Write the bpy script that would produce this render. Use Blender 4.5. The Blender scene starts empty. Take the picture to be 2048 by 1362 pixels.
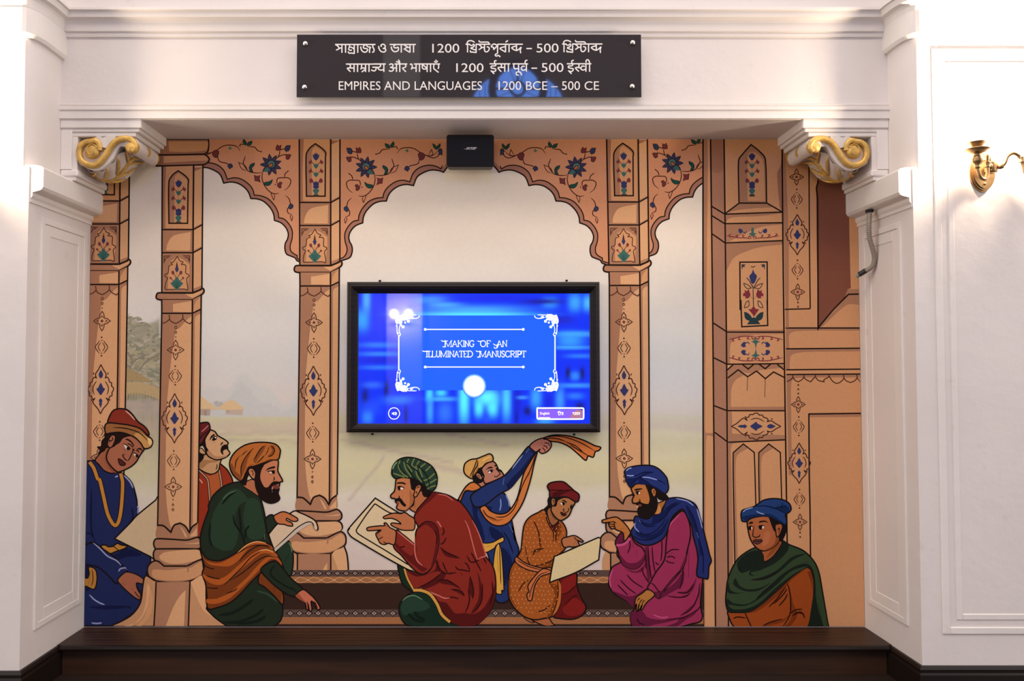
import bpy, bmesh, math, random
from mathutils import Vector
from mathutils.geometry import delaunay_2d_cdt
random.seed(7)
S = bpy.context.scene
COL = S.collection
# ------------------------------------------------------------------ camera
F, PX, PY, D, HC = 1600.0, 945.0, 681.0, 4.0, 1.407
TH = math.atan(57.0 / F)
cam = bpy.data.cameras.new('camera')
cam_o = bpy.data.objects.new('camera', cam)
COL.objects.link(cam_o)
cam.sensor_width = 36.0
cam.lens = F / 2048 * 36.0
cam.shift_x = (1024 - PX) / 2048
cam_o.location = (0, -D, HC)
cam_o.rotation_euler = (math.pi / 2 + TH, 0, 0)
cam.clip_start = 0.05
S.camera = cam_o
# ------------------------------------------------------------------ world and exposure
S.view_settings.view_transform = 'Standard'
S.view_settings.look = 'None'
S.view_settings.gamma = 1
S.view_settings.use_curve_mapping = False
S.view_settings.exposure = 0.1
S.cycles.use_denoising = True
W = bpy.data.worlds.new('hall_light')
S.world = W
W.use_nodes = True
W.node_tree.nodes['Background'].inputs[0].default_value = (1.0, 0.94, 0.925, 1)
W.node_tree.nodes['Background'].inputs[1].default_value = 1.70


def area(name, loc, target, sx, sy, energy, col):
    L = bpy.data.lights.new(name, 'AREA')
    L.shape = 'RECTANGLE'
    L.size, L.size_y, L.energy, L.color = sx, sy, energy, col
    o = bpy.data.objects.new(name, L)
    COL.objects.link(o)
    o.location = loc
    o.rotation_euler = (Vector(target) - Vector(loc)).to_track_quat('-Z', 'Y').to_euler()
    return o


def bulb(name, loc, energy, col, r):
    L = bpy.data.lights.new(name, 'POINT')
    L.energy, L.color, L.shadow_soft_size = energy, col, r
    o = bpy.data.objects.new(name, L)
    COL.objects.link(o)
    o.location = loc
    return o


area('hall_fill_light', (0, -5.0, 8.2), (0, 0, 2.0), 5.0, 1.6, 200, (1.0, 0.86, 0.74))  # added unseen fill, standing in for the hall's overall warm light


# ------------------------------------------------------------------ projection of photo pixels on planes
def P(px, py, d=0.0):
    x = (px - PX) / F
    y = (PY - py) / F
    yw = math.cos(TH) - y * math.sin(TH)
    z = math.sin(TH) + y * math.cos(TH)
    t = (D - d) / yw
    return Vector((x * t, -d, HC + z * t))


def lin(h):
    h = h.lstrip('#')
    r = []
    for i in (0, 2, 4):
        c = int(h[i:i + 2], 16) / 255
        r.append(c / 12.92 if c <= 0.04045 else ((c + 0.055) / 1.055) ** 2.4)
    return r


# ------------------------------------------------------------------ materials
def mat(name, col, rough=0.6, metal=0.0, noise=0.0, scale=20.0, bump=0.0, spec=0.5, emit=None, es=1.0, coat=0.0):
    m = bpy.data.materials.new(name)
    m.use_nodes = True
    nt = m.node_tree
    b = nt.nodes['Principled BSDF']
    c = lin(col) if isinstance(col, str) else col
    b.inputs['Base Color'].default_value = (*c, 1)
    b.inputs['Roughness'].default_value = rough
    b.inputs['Metallic'].default_value = metal
    b.inputs['Specular IOR Level'].default_value = spec
    b.inputs['Coat Weight'].default_value = coat
    b.inputs['Coat Roughness'].default_value = 0.02
    if emit:
        e = lin(emit) if isinstance(emit, str) else emit
        b.inputs['Emission Color'].default_value = (*e, 1)
        b.inputs['Emission Strength'].default_value = es
    if noise or bump:
        tc = nt.nodes.new('ShaderNodeTexCoord')
        n = nt.nodes.new('ShaderNodeTexNoise')
        n.inputs['Scale'].default_value = scale
        n.inputs['Detail'].default_value = 6
        nt.links.new(tc.outputs['Object'], n.inputs['Vector'])
        if noise:
            r = nt.nodes.new('ShaderNodeValToRGB')
            r.color_ramp.elements[0].position = 0.3
            r.color_ramp.elements[1].position = 0.7
            r.color_ramp.elements[0].color = (*[v * (1 - noise) for v in c], 1)
            r.color_ramp.elements[1].color = (*[min(1, v * (1 + noise * 0.6)) for v in c], 1)
            nt.links.new(n.outputs['Fac'], r.inputs['Fac'])
            nt.links.new(r.outputs['Color'], b.inputs['Base Color'])
        if bump:
            bp = nt.nodes.new('ShaderNodeBump')
            bp.inputs['Strength'].default_value = bump
            bp.inputs['Distance'].default_value = 0.02
            nt.links.new(n.outputs['Fac'], bp.inputs['Height'])
            nt.links.new(bp.outputs['Normal'], b.inputs['Normal'])
    return m


def wood(name, c1, c2, rough, axis='X'):
    m = bpy.data.materials.new(name)
    m.use_nodes = True
    nt = m.node_tree
    b = nt.nodes['Principled BSDF']
    tc = nt.nodes.new('ShaderNodeTexCoord')
    mp = nt.nodes.new('ShaderNodeMapping')
    mp.inputs['Scale'].default_value = (0.7, 9, 9) if axis == 'X' else (9, 0.7, 9)
    w = nt.nodes.new('ShaderNodeTexWave')
    w.wave_type = 'RINGS'
    w.inputs['Scale'].default_value = 1.3
    w.inputs['Distortion'].default_value = 7
    w.inputs['Detail'].default_value = 4
    n = nt.nodes.new('ShaderNodeTexNoise')
    n.inputs['Scale'].default_value = 3
    n.inputs['Detail'].default_value = 8
    mx = nt.nodes.new('ShaderNodeMix')
    mx.data_type = 'FLOAT'
    mx.inputs[0].default_value = 0.55
    r = nt.nodes.new('ShaderNodeValToRGB')
    r.color_ramp.elements[0].position = 0.25
    r.color_ramp.elements[1].position = 0.8
    r.color_ramp.elements[0].color = (*lin(c1), 1)
    r.color_ramp.elements[1].color = (*lin(c2), 1)
    L = nt.links.new
    L(tc.outputs['Object'], mp.inputs['Vector'])
    L(mp.outputs['Vector'], w.inputs['Vector'])
    L(mp.outputs['Vector'], n.inputs['Vector'])
    L(w.outputs['Fac'], mx.inputs[2])
    L(n.outputs['Fac'], mx.inputs[3])
    L(mx.outputs[0], r.inputs['Fac'])
    L(r.outputs['Color'], b.inputs['Base Color'])
    b.inputs['Roughness'].default_value = rough
    return m


def plaster(name, col):
    """white painted plaster with soft unevenness, faint rusty stains and scuffs"""
    m = mat(name, col, 0.62, noise=0.05, scale=2.2, bump=0.0)
    nt = m.node_tree
    b = nt.nodes['Principled BSDF']
    tc = nt.nodes.new('ShaderNodeTexCoord')
    n = nt.nodes.new('ShaderNodeTexNoise')
    n.inputs['Scale'].default_value = 9
    n.inputs['Detail'].default_value = 9
    n.inputs['Roughness'].default_value = 0.7
    r = nt.nodes.new('ShaderNodeValToRGB')
    r.color_ramp.elements[0].position = 0.63
    r.color_ramp.elements[1].position = 0.78
    r.color_ramp.elements[0].color = (0, 0, 0, 1)
    r.color_ramp.elements[1].color = (0.35, 0.35, 0.35, 1)
    mx = nt.nodes.new('ShaderNodeMix')
    mx.data_type = 'RGBA'
    src = b.inputs['Base Color'].links[0].from_socket
    L = nt.links.new
    L(tc.outputs['Object'], n.inputs['Vector'])
    L(n.outputs['Fac'], r.inputs['Fac'])
    L(r.outputs['Color'], mx.inputs[0])
    L(src, mx.inputs[6])
    mx.inputs[7].default_value = (*lin('#b08e70'), 1)
    L(mx.outputs[2], b.inputs['Base Color'])
    n2 = nt.nodes.new('ShaderNodeTexNoise')
    n2.inputs['Scale'].default_value = 14
    n2.inputs['Detail'].default_value = 5
    bp = nt.nodes.new('ShaderNodeBump')
    bp.inputs['Strength'].default_value = 0.12
    bp.inputs['Distance'].default_value = 0.02
    L(tc.outputs['Object'], n2.inputs['Vector'])
    L(n2.outputs['Fac'], bp.inputs['Height'])
    L(bp.outputs['Normal'], b.inputs['Normal'])
    return m


M_WALL = plaster('white_plaster', '#dcd4ce')
M_TRIM = plaster('white_moulding_paint', '#e0d9d2')
M_STEP = wood('dark_stained_wood', '#24160f', '#3c2517', 0.5)
M_NOSE = wood('dark_nosing_wood', '#130d09', '#1e130d', 0.45)
for m_ in (M_STEP, M_NOSE):
    m_.node_tree.nodes['Principled BSDF'].inputs['Specular IOR Level'].default_value = 0.3
M_FLOOR = wood('dark_floor_boards', '#1c110c', '#2d1c13', 0.5)
M_GOLD = mat('gilding', '#d6ab58', 0.42, 0.35, noise=0.25, scale=40, bump=0.25)
M_CWHITE = mat('corbel_white_paint', '#d8cec4', 0.55, noise=0.08, scale=30, bump=0.15)
M_FRAME = wood('dark_frame_wood', '#0e0806', '#1d120d', 0.42)
M_FRAME.node_tree.nodes['Principled BSDF'].inputs['Specular IOR Level'].default_value = 0.3
M_BLACK = mat('black_plastic', '#08080a', 0.6, noise=0.1, scale=200, spec=0.25)
M_GREY = mat('dark_grey_plastic', '#4a443e', 0.5)
M_SIGN = mat('gloss_black_acrylic', '#302d31', 0.03, spec=0.5)
M_LETTER = mat('off_white_lettering', '#e6e0da', 0.5)
M_CHROME = mat('polished_steel', '#d0ccc6', 0.2, 1.0)
M_BRASS = mat('antique_brass', '#a5845a', 0.3, 0.85, noise=0.15, scale=30)
M_CONDUIT = mat('grey_flexible_conduit', '#8f8473', 0.5)
M_TAPE = mat('black_tape', '#2a2622', 0.5)
M_DARK = mat('dark_hole', '#1a1512', 0.9)


# ------------------------------------------------------------------ mesh helpers
class MB:
    def __init__(s):
        s.b = bmesh.new()

    def box(s, x0, x1, y0, y1, z0, z1, bev=0.0, mi=0):
        vs = [s.b.verts.new(c) for c in ((x0, y0, z0), (x1, y0, z0), (x1, y1, z0), (x0, y1, z0),
                                         (x0, y0, z1), (x1, y0, z1), (x1, y1, z1), (x0, y1, z1))]
        fs = [s.b.faces.new([vs[i] for i in q]) for q in
              ((3, 2, 1, 0), (4, 5, 6, 7), (0, 1, 5, 4), (1, 2, 6, 5), (2, 3, 7, 6), (3, 0, 4, 7))]
        for f in fs:
            f.material_index = mi
        if bev:
            es = list({e for f in fs for e in f.edges})
            bmesh.ops.bevel(s.b, geom=es, offset=bev, segments=3, profile=0.5, affect='EDGES')
        return s

    def sweep(s, path, prof, closed=False):
        """profile (out, z) along a plan polyline with mitred corners; out is to the right of travel"""
        n = len(path)
        rows = []
        for i, p in enumerate(path):
            p = Vector(p)
            ds = []
            if i > 0 or closed:
                ds.append((p - Vector(path[i - 1])).normalized())
            if i < n - 1 or closed:
                ds.append((Vector(path[(i + 1) % n]) - p).normalized())
            ns = [Vector((d.y, -d.x)) for d in ds]
            if len(ns) == 2:
                m = (ns[0] + ns[1]).normalized()
                m = m / max(0.2, m.dot(ns[0]))
            else:
                m = ns[0]
            rows.append([s.b.verts.new((p.x + m.x * o, p.y + m.y * o, z)) for o, z in prof])
        for i in range(n if closed else n - 1):
            a, b = rows[i], rows[(i + 1) % n]
            for j in range(len(prof) - 1):
                s.b.faces.new((a[j], b[j], b[j + 1], a[j + 1]))
        if not closed:
            for r in (rows[0], rows[-1]):
                if len(r) > 2:
                    try:
                        s.b.faces.new(r)
                    except ValueError:
                        pass
        return s

    def tube(s, pts, r, seg=12, mi=0, caps=True):
        pts = [Vector(p) for p in pts]
        rows = []
        up = Vector((0.13, 0.2, 1)).normalized()
        for i, p in enumerate(pts):
            t = (pts[min(i + 1, len(pts) - 1)] - pts[max(i - 1, 0)]).normalized()
            a = t.cross(up)
            if a.length < 1e-3:
                a = t.cross(Vector((1, 0, 0)))
            a.normalize()
            b = t.cross(a)
            rr = r[i] if isinstance(r, (list, tuple)) else r
            rows.append([s.b.verts.new(p + (a * math.cos(k * 2 * math.pi / seg) + b * math.sin(k * 2 * math.pi / seg)) * rr)
                         for k in range(seg)])
        for i in range(len(rows) - 1):
            for k in range(seg):
                f = s.b.faces.new((rows[i][k], rows[i][(k + 1) % seg], rows[i + 1][(k + 1) % seg], rows[i + 1][k]))
                f.material_index = mi
                f.smooth = True
        if caps:
            for r_ in (rows[0], rows[-1]):
                s.b.faces.new(r_).material_index = mi
        return s

    def lathe(s, prof, c, ax=(0, 0, 1), seg=32, mi=0):
        ax = Vector(ax).normalized()
        a = ax.orthogonal().normalized()
        b = ax.cross(a)
        c = Vector(c)
        rows = []
        for r, h in prof:
            rows.append([s.b.verts.new(c + ax * h + (a * math.cos(k * 2 * math.pi / seg) + b * math.sin(k * 2 * math.pi / seg)) * max(r, 1e-5))
                         for k in range(seg)])
        for i in range(len(rows) - 1):
            for k in range(seg):
                f = s.b.faces.new((rows[i][k], rows[i][(k + 1) % seg], rows[i + 1][(k + 1) % seg], rows[i + 1][k]))
                f.smooth = True
                f.material_index = mi
        return s

    def prism(s, poly, y0, y1, mi=0, bev=0.0):
        """polygon of (x, z) extruded from y0 to y1"""
        r = delaunay_2d_cdt([Vector(p) for p in poly], [], [list(range(len(poly)))], 1, 1e-7)
        vv, ff = r[0], r[2]
        A = [s.b.verts.new((v.x, y0, v.y)) for v in vv]
        B = [s.b.verts.new((v.x, y1, v.y)) for v in vv]
        from collections import Counter
        cnt = Counter()
        for f in ff:
            for i in range(len(f)):
                cnt[tuple(sorted((f[i], f[(i + 1) % len(f)])))] += 1
        for f in ff:
            s.b.faces.new([A[i] for i in f]).material_index = mi
            s.b.faces.new([B[i] for i in reversed(f)]).material_index = mi
        for (i, j), c in cnt.items():
            if c == 1:
                s.b.faces.new((A[i], A[j], B[j], B[i])).material_index = mi
        return s

    def build(s, name, mats, parent=None, smooth=False):
        bmesh.ops.recalc_face_normals(s.b, faces=s.b.faces)
        me = bpy.data.meshes.new(name)
        s.b.to_mesh(me)
        s.b.free()
        for m in (mats if isinstance(mats, (list, tuple)) else [mats]):
            me.materials.append(m)
        if smooth:
            for p in me.polygons:
                p.use_smooth = True
        o = bpy.data.objects.new(name, me)
        COL.objects.link(o)
        if parent:
            o.parent = parent
            o.matrix_parent_inverse = parent.matrix_world.inverted()
        return o


def empty(name, loc, label, cat, group=None):
    o = bpy.data.objects.new(name, None)
    COL.objects.link(o)
    o.location = loc
    o.empty_display_size = 0.05
    bpy.context.view_layer.update()
    return tag(o, label, cat, group)


def tag(o, label=None, cat=None, group=None):
    if label:
        o['label'] = label
    if cat:
        o['category'] = cat
    if group:
        o['group'] = group
    return o


TRIMS = []


def structure(o):
    if o.name.startswith('trim_'):
        TRIMS.append(o)
        o.name = 'trim_%d' % len(TRIMS)
        o.data.name = o.name
    o['kind'] = 'structure'
    return o


# ------------------------------------------------------------------ the setting
XL, XR = -1.918, 1.937
DF = 0.313                       # beam front, metres in front of the mural plane
DPL, DPR = 0.567, 0.507          # lower pier fronts
DUL, DUR = 0.45, 0.385           # upper pier fronts
ZS = P(168, 1253, 0).z           # step top
ZSOF = HC + 1.160                # beam soffit
ZTOP = HC + 2.75

structure(MB().box(-7, 7, -9.0, 0.3, -0.1, 0.0).build('floor', M_FLOOR))
structure(MB().box(XL - 0.3, XR + 0.3, 0.0, 0.2, 0.0, ZTOP).build('wall_back', M_WALL))

ZIL0, ZIL1 = P(205, 429, 0).z, P(207, 388, 0).z     # impost of the left pier
ZIR0, ZIR1 = P(1692, 433, 0).z, P(1690, 386, 0).z


def pier(side, X, d, z0, z1):
    """pier with a plain front; above the impost its inner corner is rounded off"""
    sg = -1 if side == 'left' else 1
    far = sg * 4.6
    a, b = sorted((X, far))
    m = MB().box(a, b, -d, 0.0, 0.0, z1 - 0.004)
    arc = round_corner(X, d, sg)
    pl = [(far, -d)] + arc[::-1] + [(X, 0.0), (far, 0.0)]
    lo = [m.b.verts.new((x, y, z1 - 0.004)) for x, y in pl]
    hi = [m.b.verts.new((x, y, ZTOP)) for x, y in pl]
    m.b.faces.new(lo)
    m.b.faces.new(hi[::-1])
    for k in range(len(pl)):
        m.b.faces.new((lo[k], lo[(k + 1) % len(pl)], hi[(k + 1) % len(pl)], hi[k]))
    structure(m.build('wall_' + side, M_WALL))
    return sg, far


def round_corner(X, d, sg, o=0.0):
    """plan curve of the rounded corner, from the reveal to the front"""
    return [(X + sg * RL * (1 - math.cos(t * math.pi / 16)), -d + RD * (1 - math.sin(t * math.pi / 16))) for t in range(9)]


RL, RD, SD_ = 0.035, 0.12, 0.257
for side, X, dl, z0, z1 in (('left', XL, DPL, ZIL0, ZIL1), ('right', XR, DPR, ZIR0, ZIR1)):
    sg, far = pier(side, X, dl, z0, z1)

    def side_path(y0, y1):
        p_ = [(X, -y0), (X, -y1)]
        return p_ if sg < 0 else p_[::-1]
    # impost block on the reveal with a small bed moulding under it
    imp = MB().sweep(side_path(dl - 0.004, 0.004), [(-0.02, z0 - 0.055), (0.006, z0 - 0.055), (0.006, z0 - 0.04), (0.014, z0 - 0.028), (0.014, z0 - 0.012),
                                (0.045, z0 - 0.004), (0.052, z0), (0.06, z0 + 0.012), (0.06, z1 - 0.012), (0.052, z1 - 0.003), (0.03, z1 + 0.002), (-0.02, z1 + 0.004)])
    structure(imp.build('trim_impost_' + side, M_TRIM))
    # collar band round the upper pier, below the cornice
    zc1 = P(700, 38, dl - 0.1).z
    zc0 = P(700, 92, dl - 0.1).z
    pth = [(X, -DF)] + round_corner(X, dl, sg) + [(far, -dl)]
    col = MB().sweep(pth[::-1] if sg < 0 else pth[:], [(-0.01, zc0 - 0.004), (0.014, zc0), (0.022, zc0 + 0.015), (0.022, zc1), (-0.01, zc1)])
    structure(col.build('trim_collar_' + side, M_TRIM))
    # rectangular panel moulding on the reveal
    fr = MB()
    za, zb = ZS + 0.13, z0 - 0.10
    ya, yb = -dl + 0.10, -0.05

    def ring(y0, y1, zz0, zz1, w, o0, o1):
        for (u0, u1, v0, v1) in ((y0, y0 + w, zz0, zz1), (y1 - w, y1, zz0, zz1), (y0 + w, y1 - w, zz0, zz0 + w), (y0 + w, y1 - w, zz1 - w, zz1)):
            p, q = sorted((X - sg * o0, X - sg * o1))
            fr.box(p, q, u0, u1, v0, v1, 0.003)
    ring(ya, yb, za, zb, 0.028, -0.01, 0.007)
    ring(ya + 0.028, yb - 0.028, za + 0.028, zb - 0.028, 0.05, -0.01, 0.003)
    structure(fr.build('trim_reveal_' + side, M_TRIM))
    # tall panel frame on the pier front
    fr = MB()
    if sg > 0:
        px0, px1 = P(1878, 900, dl).x, P(2028, 900, dl).x + 0.33
    else:
        px1, px0 = P(-60, 900, dl).x, P(-60, 900, dl).x - 0.7
    pzb = P(1880, 1268, dl).z
    zt = P(1880, 98, dl).z
    for (o, w, hh) in ((0.0, 0.03, 0.006), (0.06, 0.026, 0.004)):
        x0_, x1_, z0_, z1_ = px0 + o, px1 - o, pzb + o, zt - o
        for (u0, u1, v0, v1) in ((x0_, x0_ + w, z0_, z1_), (x1_ - w, x1_, z0_, z1_), (x0_ + w, x1_ - w, z0_, z0_ + w), (x0_ + w, x1_ - w, z1_ - w, z1_)):
            fr.box(u0, u1, -dl - hh, -dl + 0.01, v0, v1, 0.0038)
    structure(fr.build('trim_frame_' + side, M_TRIM))
    # dark skirting board around the pier foot
    zt = ZS - 0.004
    pth = [(far, -dl), (X, -dl), (X, -SD_)]
    sk = MB().sweep(pth if sg < 0 else pth[::-1], [(-0.01, 0.0), (0.022, 0.0), (0.022, zt - 0.035), (0.018, zt - 0.026), (0.02, zt - 0.012), (0.012, zt), (-0.01, zt)])
    structure(sk.build('baseboard_' + side, M_NOSE))

# beam over the mural, its end blocks and the legs that carry the corbels
zblk = P(275, 272, DF).z
xbl, xbr = P(283, 240, DF).x, P(1605, 240, DF).x
m = MB().box(XL, XR, -DF, 0.0, ZSOF, ZTOP)
structure(m.build('wall_upper', M_WALL))
zleg = P(140, 360, DF).z
for side, X, xb, sg in (('left', XL, xbl, -1), ('right', XR, xbr, 1)):
    m = MB()
    mid = ZSOF - (ZSOF - zblk) * 0.52
    a, b = sorted((X, xb))
    m.box(a, b, -DF - 0.004, -0.006, mid, ZSOF + 0.006, 0.004)
    a, b = sorted((X, xb + sg * 0.012))
    m.box(a, b, -DF + 0.004, -0.006, mid - 0.016, mid + 0.002, 0.003)
    a, b = sorted((X, xb + sg * 0.03))
    m.box(a, b, -DF + 0.010, -0.006, zblk, mid - 0.014, 0.005)
    structure(m.build('trim_block_' + side, M_TRIM))
    m = MB()
    a, b = sorted((X, X - sg * 0.052))
    m.box(a, b, -DF + 0.002, -0.006, zleg + 0.05, zblk + 0.03, 0.003)
    a, b = sorted((X, X - sg * 0.075))
    m.box(a, b, -DF + 0.012, -0.006, zleg + 0.045, zblk + 0.002, 0.004)
    a, b = sorted((X, X - sg * 0.082))
    m.box(a, b, -DF + 0.002, -0.006, zleg + 0.018, zleg + 0.05, 0.008)
    a, b = sorted((X, X - sg * 0.07))
    m.box(a, b, -DF + 0.01, -0.006, zleg, zleg + 0.02, 0.004)
    structure(m.build('trim_leg_' + side, M_TRIM))
# architrave bands along the beam foot
z0, z1, z2, z3 = ZSOF, P(900, 224, DF).z, P(900, 215, DF).z, P(900, 209, DF).z
structure(MB().sweep([(XL, -DF), (XR, -DF)], [(-0.01, z0 + 0.003), (0.012, z0 + 0.003), (0.012, z1), (0.018, z1 + 0.006), (0.018, z2), (0.008, z2 + 0.004), (0.012, z2 + 0.010),
                                      (0.004, z3), (-0.01, z3)]).build('trim_architrave', M_TRIM))
# crown moulding that returns round both piers
za, zb, zc, zd, ze = (P(900, y, DF + 0.03).z for y in (70, 62, 41, 27, 21))
pth = [(-4.6, -DPL)] + round_corner(XL, DPL, -1)[::-1] + [(XL, -DF), (XR, -DF)] + round_corner(XR, DPR, 1) + [(4.6, -DPR)]
structure(MB().sweep(pth, [(-0.01, za - 0.004), (0.008, za), (0.012, za + 0.012), (0.010, zb), (0.020, zb + 0.004), (0.026, zc - 0.01), (0.032, zc), (0.050, zc + 0.008),
                   (0.056, zd), (0.066, zd + 0.003), (0.066, ze), (0.03, ze + 0.012), (-0.01, ze + 0.016)]).build('trim_crown', M_TRIM))

# dark wooden step along the foot of the mural
st = empty('wooden_step', (0, -DF / 2, 0), 'long dark stained wooden step running along the foot of the mural', 'step')
SD = 0.262
MB().box(XL + 0.002, XR - 0.002, -SD, -0.012, ZS - 0.022, ZS, 0.002).build('tread', M_STEP, st)
MB().sweep([(XL + 0.024, -SD), (XR - 0.024, -SD)],
           [(0, ZS - 0.026), (0.012, ZS - 0.026), (0.020, ZS - 0.022), (0.023, ZS - 0.013), (0.020, ZS - 0.004), (0.010, ZS), (0, ZS)]).build('nosing', M_NOSE, st)
MB().box(XL + 0.024, XR - 0.024, -SD + 0.006, -0.02, 0.0, ZS - 0.022).build('riser', M_STEP, st)

# ------------------------------------------------------------------ the far side of the hall (seen in the gloss of the sign and the screen)
YO = -9.0
M_HALL = mat('hall_wall_paint', '#7d6f64', 0.8)
M_SKYGLASS = mat('blue_daylit_glass', '#10203c', 0.4, emit=(0.11, 0.30, 1.0), es=13.0)
M_LEAD = mat('dark_window_bars', '#0b0b10', 0.6)


def PW(px, py, dsurf):
    """where the mirror ray through a gloss surface at depth dsurf meets the opposite wall"""
    q = P(px, py, dsurf)
    c = Vector((0, -D, HC))
    r = q - c
    k = (dsurf + YO) / -r.y
    r = Vector((r.x, -r.y, r.z))
    return q + r * ((YO + dsurf) / r.y)


structure(MB().box(-7, 7, YO - 0.2, YO, 0, 13.0).build('wall_opposite', M_HALL))
wc = PW(1035, 181, DF + 0.03)
rr = (PW(1077, 181, DF + 0.03).x - wc.x)
ro = (PW(1122, 195, DF + 0.03).x - wc.x)
m = MB()
arc = [(wc.x + rr * 2.2 * math.cos(t * math.pi / 32), wc.z - rr * 0.945 + rr * 1.81 * math.sin(t * math.pi / 32)) for t in range(33)]
arc = [(wc.x + rr * 2.2, wc.z - 1.6)] + arc + [(wc.x - rr * 2.2, wc.z - 1.6)]
disc = [(wc.x + rr * 1.1 * math.cos(t * math.pi / 24), wc.z + rr * 1.1 * math.sin(t * math.pi / 24)) for t in range(48)]
win = m.prism(arc, YO + 0.01, YO + 0.03).prism(disc, YO + 0.012, YO + 0.034).build('window_1', M_SKYGLASS)
structure(win)
tr = MB()
cy = YO + 0.045


def ringtube(c, r, w):
    pts = [(c.x + r * math.cos(t * math.pi / 24), cy, c.z + r * math.sin(t * math.pi / 24)) for t in range(49)]
    tr.tube(pts, w, 8, caps=False)


ringtube(wc, rr * 1.22, rr * 0.2)
ringtube(wc, rr * 0.33, rr * 0.07)
for k in range(4):
    a = k * math.pi / 2
    tr.tube([(wc.x + rr * 0.3 * math.cos(a), cy, wc.z + rr * 0.3 * math.sin(a)), (wc.x + rr * 1.1 * math.cos(a), cy, wc.z + rr * 1.1 * math.sin(a))], rr * 0.06, 6)
for k in range(8):
    a = (k + 0.5) * math.pi / 4
    tr.tube([(wc.x + rr * 0.4 * math.cos(a), cy, wc.z + rr * 0.4 * math.sin(a)), (wc.x + rr * 1.1 * math.cos(a), cy, wc.z + rr * 1.1 * math.sin(a))], rr * 0.02, 6)
for sx in (-1, 1):
    for q in (1.55, 1.8):
        tr.tube([(wc.x + sx * rr * q, cy, wc.z - 1.6), (wc.x + sx * rr * q, cy, wc.z + rr * 0.2)], rr * 0.02, 6)
tr.tube([(wc.x - ro, cy, wc.z - rr * 1.3), (wc.x + ro, cy, wc.z - rr * 1.3)], rr * 0.06, 6)
tr.build('window_bars', M_LEAD, win)

# gains on the mural colours, higher low down to offset the light's falloff
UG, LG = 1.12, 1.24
# ------------------------------------------------------------------ flat artwork: polygons and brush lines on a plane
VW = {'p': (0, 0, 1), '1a': (160, 800, 6.81), '1b': (160, 960, 4.54), '3a': (380, 830, 4.864), '3b': (380, 1000, 5.239),
      '4a': (690, 890, 6.19), '4b': (690, 1040, 6.19), '5a': (900, 860, 6.19), '6a': (910, 1000, 5.2375), '7a': (1190, 910, 6.808),
      '7b': (1190, 1060, 6.808), '8a': (1430, 980, 4.865), 'ca': (170, 430, 5.044), 'cb': (170, 680, 5.044), 'cc': (300, 270, 4.697),
      'cd': (580, 270, 4.697), 'ce': (980, 270, 4.6545), 'cf': (1400, 270, 3.891), 'cg': (1400, 600, 3.891), 'ch': (580, 540, 4.864),
      'ci': (570, 800, 3.587), 'cj': (1190, 520, 3.17), 'ck': (380, 600, 4.541), 'cl': (560, 1120, 6.0235), 't1': (680, 550, 7.567),
      't2': (940, 550, 7.567), 't3': (680, 700, 7.567), 't4': (940, 700, 7.567), 't5': (820, 660, 7.877), 's1': (660, 75, 17.02),
      's2': (750, 75, 14.63), 's3': (920, 75, 15.754), 's4': (1040, 75, 11.378), 'g1': (580, 50, 5.689), 'g2': (930, 50, 5.535),
      'sp': (860, 250, 12.38)}


def parse(s, view):
    out = []
    v = VW[view]
    for tok in s.split():
        if tok[0] == '@':
            v = VW[tok[1:]]
            continue
        c = tok[-1] == 'c'
        if c:
            tok = tok[:-1]
        x, y = tok.split(',')
        out.append((v[0] + float(x) / v[2], v[1] + float(y) / v[2], c))
    return out


def smooth(pts, closed, n=7):
    """Catmull-Rom through the points; points marked c stay sharp"""
    N = len(pts)
    if N < 3 and not closed:
        return [(p[0], p[1]) for p in pts]
    out = []
    for i in range(N if closed else N - 1):
        p1, p2 = pts[i], pts[(i + 1) % N]
        p0 = pts[i - 1] if (i > 0 or closed) else p1
        p3 = pts[(i + 2) % N] if (i + 2 < N or closed) else p2
        if p1[2] and p2[2]:
            out.append((p1[0], p1[1]))
            continue
        L = math.hypot(p2[0] - p1[0], p2[1] - p1[1])

        def tan(a, b, c_, sharp):
            if sharp:
                return ((c_[0] - b[0]), (c_[1] - b[1]))
            tx, ty = (c_[0] - a[0]) / 2, (c_[1] - a[1]) / 2
            l = math.hypot(tx, ty)
            k = min(1.0, 1.1 * L / l) if l else 1
            return tx * k, ty * k
        m1 = tan(p0, p1, p2, p1[2])
        m2 = tan(p1, p2, p3, p2[2]) if not p2[2] else (p2[0] - p1[0], p2[1] - p1[1])
        steps = n if L > 3 else 3
        for k in range(steps):
            t = k / steps
            a, b, c, d = 2 * t**3 - 3 * t**2 + 1, t**3 - 2 * t**2 + t, -2 * t**3 + 3 * t**2, t**3 - t**2
            out.append((a * p1[0] + b * m1[0] + c * p2[0] + d * m2[0], a * p1[1] + b * m1[1] + c * p2[1] + d * m2[1]))
    if not closed:
        out.append((pts[-1][0], pts[-1][1]))
    return out


class Surface:
    def __init__(s, d, step=2.5e-5, clamp=None, mk=None, wk=1.0):
        s.wk = wk
        s.d, s.step, s.boxes, s.clamp, s.mk, s.mats = d, step, [], clamp, mk, {}

    def layer(s, x0, x1, y0, y1):
        z = 0
        for b in s.boxes:
            if b[4] > z and b[0] < x1 and b[1] > x0 and b[2] < y1 and b[3] > y0:
                z = b[4]
        s.boxes.append((x0, x1, y0, y1, z + 1))
        return z + 1

    def mat(s, key):
        if key not in s.mats:
            s.mats[key] = s.mk(key)
        return s.mats[key]


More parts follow.
